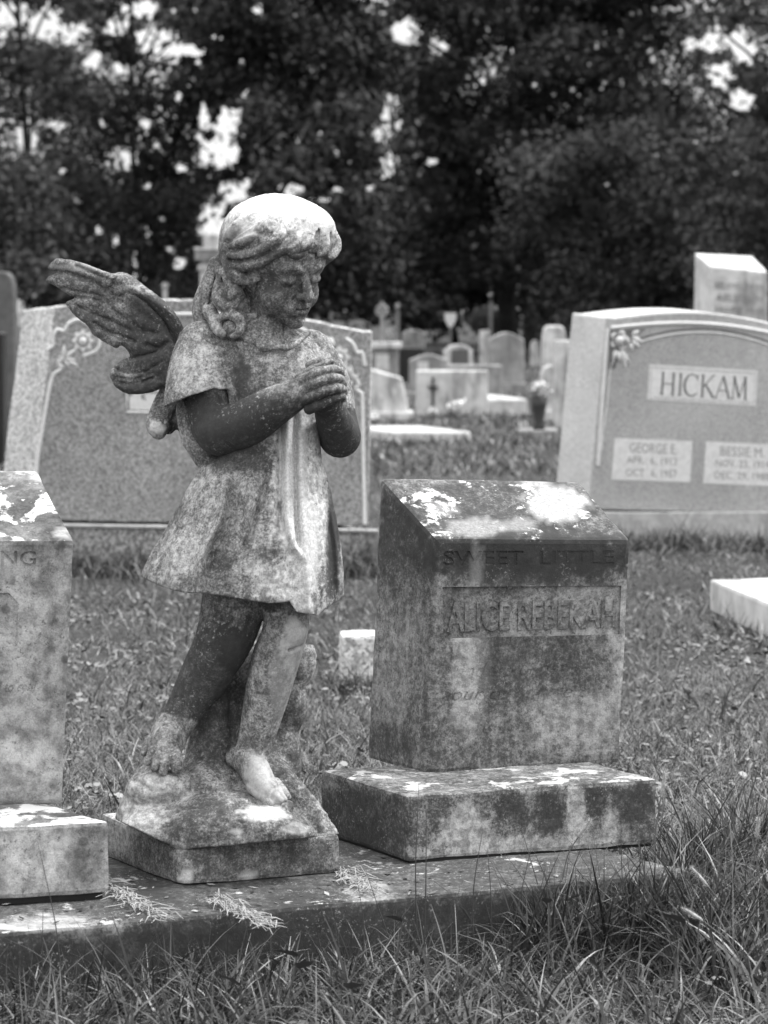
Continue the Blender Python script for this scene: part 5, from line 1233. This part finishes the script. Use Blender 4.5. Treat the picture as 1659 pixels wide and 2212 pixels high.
# ------------------------------------------------------------------ grass
def blades(name, P, H, Wd, mat, seed, lean=.5, curl=.6, segs=3, label=None, stuff=True, tone=None, parent=None):
    R = np.random.default_rng(seed); n = len(P); th = R.uniform(0, 2 * np.pi, n); dx = np.stack([np.cos(th), np.sin(th), np.zeros(n)], 1)
    ph = R.uniform(0, 2 * np.pi, n); wv = np.stack([np.cos(ph), np.sin(ph), np.zeros(n)], 1)
    L = lean * R.uniform(.1, 1.3, n); C = curl * R.uniform(0, 1.4, n); rows = []
    for i in range(segs + 1):
        s = i / segs; ang = L + C * s * 1.2
        c = P + dx * (H * s * np.sin(ang))[:, None] + Zv * (H * s * np.cos(ang * .9))[:, None]
        w = (Wd * (1 - s ** 1.6) * .5 + .00015)[:, None]
        rows.append((c - wv * w, c + wv * w))
    V = np.stack([q for r in rows for q in r], 1).reshape(-1, 3); m = 2 * (segs + 1)
    base = np.arange(n)[:, None] * m; F = np.vstack([base + np.array([[2*i, 2*i+1, 2*i+3, 2*i+2]]) for i in range(segs)])
    t = np.repeat(R.uniform(0, 1, n) if tone is None else tone, m)
    o = mesh(name, V, F, M[mat], parent, loc=(0, 0, 0) if parent is None else None, attrs={'tone': t})
    if stuff: tag(o, label, 'grass', kind='stuff')
    return o
def in_quad(X, Y, Q, grow=0.0):
    c = np.mean(Q, 0); P = [(c[0] + (q[0] - c[0]) * (1 + grow), c[1] + (q[1] - c[1]) * (1 + grow)) for q in Q]
    return in_poly_dist(X, Y, P) < 0
def make_grass(slab):
    R = np.random.default_rng(5)
    ex = [[(p[0], p[1]) for p in slab]]
    for o in scene.objects:             # nothing grows up through the nearer stones
        if o.type == 'MESH' and o.name.split('.')[0] in ('base', 'flat_marker', 'footstone', 'ledger_stone'):
            M_ = [np.array(c) + origin(o) for c in o.bound_box]; xs = [p[0] for p in M_]; ys = [p[1] for p in M_]
            if min(ys) < 30 and min(p[2] for p in M_) < .08: ex.append([(min(xs), min(ys)), (max(xs), min(ys)), (max(xs), max(ys)), (min(xs), max(ys))])
    def scatter(n, y0, y1, pw=1.0, marg=1.42, bias=1.0):
        u = R.uniform(0, 1, n); y = (y0 ** (2 * bias) + u * (y1 ** (2 * bias) - y0 ** (2 * bias))) ** (1 / (2 * bias)); hw = (830 / FPX) * y * marg + .12; x = R.uniform(-1, 1, n) * hw
        k = np.ones(n, bool)
        for q in ex:
            k &= ~in_quad(x, y, q)
        x, y = x[k], y[k]; return np.stack([x, y, ground_z(x, y) - .004], 1)
    P = scatter(280000, 3.15, 7.2); pat = vnoise(P, 2.3, 77, 3)
    H = np.clip(R.normal(.040, .014, len(P)) * (1 + .6 * pat), .010, .08); blades('grass', P, H, R.uniform(.001, .0028, len(P)), 'grass', 1, 1.0, 1.7, 3, 'short tangled lawn grass around the slab and pillars')
    P = scatter(112000, 7.2, 16); pat = vnoise(P, 1.6, 78, 3)
    H = np.clip(R.normal(.04, .015, len(P)) * (1 + .8 * pat), .012, .11); blades('grass', P, H, R.uniform(.0025, .005, len(P)), 'grass', 2, .95, 1.4, 3, 'lawn grass between the granite gravestones')
    P = scatter(90000, 16, 60, bias=.5); H = np.clip(R.normal(.07, .02, len(P)), .02, .13); blades('grass', P, H, R.uniform(.008, .02, len(P)), 'grass', 3, .6, .5, 2, 'distant lawn between the far gravestones')
    # longer grass the mower misses, against the two granite stones
    for q, (pa, pb, sd_) in enumerate((((-20, 1236), (822, 1240), 11), ((1230, 1180), (1760, 1190), 12), ((722, 1496), (806, 1496), 13), ((1530, 1345), (1700, 1420), 14))):
        a_, b_ = UZ(*pa), UZ(*pb); n_ = 2600 if q < 2 else 260; u = R.uniform(0, 1, n_)[:, None]; P = a_ + (b_ - a_) * u; P[:, 1] -= np.abs(R.normal(0, .10 if q < 2 else .03, n_)); P[:, 2] = ground_z(P[:, 0], P[:, 1])
        g_ = (1 + .7 * vnoise(P, 2.5, 90 + q, 2)); blades('grass', P, np.clip(R.normal(.10 if q < 2 else .05, .035 if q < 2 else .015, n_) * g_, .02, .24), R.uniform(.003, .008 if q < 2 else .005, n_), 'tallgrass', sd_, .4, .9, 4, ('uncut grass along the foot of the rose stone', 'uncut grass along the foot of the name stone', 'grass around the small footstone', 'grass along the flat marker at the right')[q])
    # leafy weeds
    P = scatter(3800, 3.2, 9); pat = vnoise(P, 2.4, 79, 2); P = P[pat > -.02]; C = np.repeat(P, 3, 0) + R.normal(size=(len(P) * 3, 3)) * np.array([.008, .008, .003]) + Zv * np.repeat(R.uniform(.012, .042, len(P)), 3)[:, None]
    n = len(C); a = R.normal(size=(n, 3)) * np.array([1, 1, .35]); a /= np.linalg.norm(a, axis=1)[:, None]; b = np.cross(a, Zv + R.normal(size=(n, 3)) * .35); b /= np.linalg.norm(b, axis=1)[:, None]
    s = R.uniform(.008, .019, n)[:, None]; V = np.stack([C - a * s * .5, C - a * s * .1 + b * s * .38, C + a * s * .35 + b * s * .3, C + a * s * .5, C + a * s * .35 - b * s * .3, C - a * s * .1 - b * s * .38], 1).reshape(-1, 3)
    o = mesh('clover', V, np.arange(6 * n).reshape(n, 6), M['grass'], loc=(0, 0, 0), attrs={'tone': np.repeat(R.uniform(.2, .9, n), 6)}); tag(o, 'clover and small weeds through the lawn', 'weeds', kind='stuff')
    # taller unmown grass in front of the slab and at its right end
    def line(n, a, b, spread, back=0.0):
        u = R.uniform(0, 1, n)[:, None]; p = a + (b - a) * u; p[:, 1] += -np.abs(R.normal(0, spread, n)) + back; p[:, 0] += R.normal(0, .03, n); p[:, 2] = ground_z(p[:, 0], p[:, 1]) - .004; return p
    f0, f1 = slab[0], slab[1]
    P = line(5200, f0, f1, .13, -.008); pat = vnoise(P, 3., 80, 2); blades('grass', P, np.clip(R.normal(.08, .032, len(P)) * (1 + .5 * pat), .02, .19), R.uniform(.0012, .0042, len(P)) * np.where(R.uniform(size=len(P)) > .94, 2.1, 1), 'tallgrass', 4, .5, 1.1, 5, 'taller grass left uncut along the front of the slab')
    P = np.vstack([line(2600, f1 + np.array([-.02, -.05, 0]), f1 + np.array([.3, .15, 0]), .12), line(1500, f1 + (f0 - f1) * .22 + np.array([0, -.01, 0]), f1 + np.array([.02, -.01, 0]), .03), line(1200, B_ + np.array([.02, .0, 0]), B_ + np.array([.22, .35, 0]), .05, .1)])
    k = ~in_quad(P[:, 0], P[:, 1], ex[0]); P = P[k]; blades('grass', P, np.clip(R.normal(.125, .04, len(P)), .04, .25), R.uniform(.002, .0055, len(P)), 'tallgrass', 5, .35, .6, 5, 'tuft of tall grass at the right end of the slab')
    P = scatter(9000, 3.0, 3.8); blades('grass', P, np.clip(R.normal(.075, .03, len(P)), .03, .15), R.uniform(.0025, .007, len(P)), 'tallgrass', 6, .8, 1.3, 5, 'coarse grass close to the camera')
    P = scatter(900, 4.3, 9.5); blades('grass', P, R.uniform(.06, .12, len(P)), R.uniform(.003, .007, len(P)), 'tallgrass', 9, .6, .8, 4, 'scattered broader blades standing out of the lawn')
def strand(pts, r0, r1, mat, parent, name, n=5):
    P = crom(pts, 5); return mesh(name, *(lambda q: (np.array(q[0]), q[1]))(tube(P, list(np.linspace(r0, r1, len(P))), n)), mat, parent, True, attrs={'tone': .38})
def foxtail(tip_px, root_px, Y, label, bend=.5, head=66):
    a, b = U(*root_px, Y), U(*tip_px, Y - .02); t = thing('foxtail_grass', a, label, 'seed head', 'foxtails in the uncut grass')
    m = (a + b) / 2 + np.array([(b[0] - a[0]) * -.18, 0, .004]); st = crom([a, m, b], 8); mesh('stalk', *(lambda q: (np.array(q[0]), q[1]))(tube(st, .0009, 5)), M['grass'], t, True, attrs={'tone': .6})
    d = b - m; d /= np.linalg.norm(d); L = head * Y / FPX; e = b + d * L + np.array([0, 0, -.006]); hb = MB(); hb.add(*tube([b, b + (e - b) * .2, b + (e - b) * .5, b + (e - b) * .85, e], [.001, .0022, .0027, .002, .0008], 8)); R = np.random.default_rng(int(tip_px[0]))
    for k in range(420):
        s = R.uniform(0, 1); p = b + (e - b) * s; q = R.normal(size=3); q /= np.linalg.norm(q); q = q + d * .9; q /= np.linalg.norm(q); w = np.cross(q, d); w = w / (np.linalg.norm(w) + 1e-9) * .00028
        hb.add([p - w, p + w, p + q * R.uniform(.004, .0095)], [(0, 1, 2)])
    hb.build('seed_head', M['foxtail'], t)
def make_details():
    R = np.random.default_rng(9); dY = Yof(1950, SZ)
    foxtail((1530, 1915), (1600, 2060), 3.9, 'bright foxtail seed head arching over the slab end', head=66)
    foxtail((1428, 1720), (1410, 1880), 4.15, 'grey foxtail seed head beside the dark pillar base'); foxtail((1250, 1806), (1215, 1900), 3.85, 'thin foxtail seed head standing before the pillar base', head=54)
    foxtail((1520, 1990), (1610, 2110), 3.75, 'foxtail seed head in the coarse grass lower right', head=60); foxtail((1634, 1810), (1625, 1930), 4.25, 'foxtail seed head by the right picture edge', head=56)
    foxtail((1636, 1862), (1612, 1960), 4.2, 'second foxtail by the right edge, just below the first', head=46)
    # blades that stand alone in front of the stones
    for i, (x0, y0, x1, y1, Y) in enumerate(((905, 2010, 905, 1690, 3.9), (914, 2010, 921, 1730, 3.88), (1030, 1990, 1043, 1790, 3.9), (1058, 2000, 1053, 1830, 3.92), (140, 2080, 82, 1820, 3.6), (98, 2130, 93, 1960, 3.6), (1070, 2010, 1150, 1820, 3.8), (1385, 1960, 1393, 1770, 3.95), (1360, 1980, 1340, 1790, 3.95),
                                             (1285, 1990, 1290, 1850, 3.9), (965, 2060, 1000, 1900, 3.8), (775, 2060, 772, 1900, 3.8), (560, 2100, 530, 1990, 3.7), (315, 2120, 322, 1960, 3.7), (635, 2100, 628, 1950, 3.75), (1120, 2000, 1180, 1870, 3.9), (1600, 2150, 1440, 1760, 3.7), (720, 2080, 715, 1960, 3.75), (880, 1985, 790, 1880, 3.85))):
        a = U(x0, min(y0, 2120), Y); a[2] = float(ground_z(a[0], a[1])); b = U(x1, y1, Y - .02)
        o = strand([a, (a + b) / 2 + np.array([R.normal(0, .006), 0, .004]), b], .0016, .0003, M['tallgrass'], None, 'grass_blade', 4); tag(o, None, 'grass blade', 'single tall grass blades')
        o['label'] = 'single thin grass blade rising in front of the monument plot'
    # dried grass on the slab
    spots = [((225, 1915), (345, 1985), 'dry grass clump trailing off the slab edge by the left pillar'), ((455, 1940), (575, 2000), 'dry grass clump hanging over the slab under the plinth'), ((735, 1880), (800, 1930), 'dry grass clippings between plinth and pillar base'), ((660, 1440), (661, 1441), None)]
    for a, b, lb in spots:
        if not lb: continue
        mb = MB(); pa, pb = UZ(*a, SZ + .004), UZ(*b, SZ + .004)
        for k in range(150):
            s = R.uniform(0, 1); p = pa + (pb - pa) * s + np.array([R.normal(0, .006), R.normal(0, .012), abs(R.normal(0, .0025))]); th = math.atan2(pb[1] - pa[1], pb[0] - pa[0]) + R.normal(0, .42); L = R.uniform(.010, .045)
            q = p + np.array([math.cos(th) * L, math.sin(th) * L, R.uniform(-.001, .003)]); m_ = (p + q) / 2 + np.array([0, 0, .002]) + R.normal(size=3) * .0035; mb.add(*tube([p, m_, q], [.0005, .0008, .0003], 4))
        o = mb.build('dry_grass', M['hay'], None); tag(o, lb, 'dry grass', 'dried grass clippings')
    lt = MB(); f0, f1, f2, f3 = slabT
    for k in range(420):             # crumbs of soil, clippings and leaf bits
        u, w = R.uniform(0, 1), R.uniform(0, 1) ** 1.6; p = f0 + (f1 - f0) * u + (f3 - f0) * (w * .5 + .01) + np.array([0, 0, .0022]); th = R.uniform(0, 6.28); L = R.uniform(.002, .009); a = np.array([math.cos(th), math.sin(th), R.normal(0, .15)]) * L; b = np.array([-math.sin(th), math.cos(th), R.normal(0, .15)]) * L * R.uniform(.15, .6)
        lt.add([p - a, p + b, p + a, p - b], [(0, 1, 2, 3)])
    o = lt.build('plant_litter', M['tallgrass'], None, attrs={'tone': np.repeat(R.uniform(0, 1.2, 420), 4)}); tag(o, 'crumbs of soil, clippings and leaf bits strewn on the slab', 'litter', kind='stuff')
    mb = MB()
    for pts in ([(508, 1666), (540, 1690), (580, 1692)], [(540, 1682), (575, 1690), (592, 1696)], [(566, 1668), (560, 1690), (556, 1706)]):
        pass
    # broad weed leaves in the coarse grass
    wl = []
    for i, (px, py, Y, L) in enumerate(((1455, 1985, 3.75, .036), (1180, 1945, 3.8, .022), (620, 2060, 3.6, .03), (660, 2085, 3.6, .034), (500, 2120, 3.5, .034), (1240, 1940, 3.8, .024), (760, 2130, 3.45, .03), (850, 1985, 3.75, .026), (590, 2075, 3.6, .022), (1500, 1990, 3.75, .026))):
        c = U(px, py, Y); th = R.uniform(0, 6.28); a = np.array([math.cos(th), math.sin(th) * .6, .35]); a /= np.linalg.norm(a); b = np.cross(a, (0, .5, 1)); b /= np.linalg.norm(b); n_ = np.cross(a, b)
        g = MB(); V = []; prof = [(-.5, .02), (-.42, .26), (-.2, .36), (.1, .28), (.38, .11), (.6, .005)]
        for u, w in prof: V += [c + a * u * L + b * w * L - n_ * abs(w) * L * .25, c + a * u * L, c + a * u * L - b * w * L - n_ * abs(w) * L * .25]
        g.add(V, [f for k in range(5) for f in ((3*k, 3*k+1, 3*k+4, 3*k+3), (3*k+1, 3*k+2, 3*k+5, 3*k+4))])
        t = thing('weed', (c[0], c[1], float(ground_z(c[0], c[1]))), 'broad leaved weed among the coarse grass in the foreground', 'weed', 'broad leaved weeds')
        g.build('leaf', M['tallgrass'], t, True, attrs={'tone': R.uniform(.22, .45)}); root = np.array([c[0], c[1] + .005, float(ground_z(c[0], c[1]))]); MB().add(*tube([root, (root + c) / 2 + np.array([.004, 0, 0]), c - a * L * .5], .0012, 5)).build('stalk', M['tallgrass'], t, attrs={'tone': .5})

make_ground()
slabT = make_slab(); make_right_pillar(); make_left_pillar(); make_angel()
make_flower_stone(); make_name_stone(); make_others()
make_trees(); make_shrubs(); make_grass(slabT); make_details()
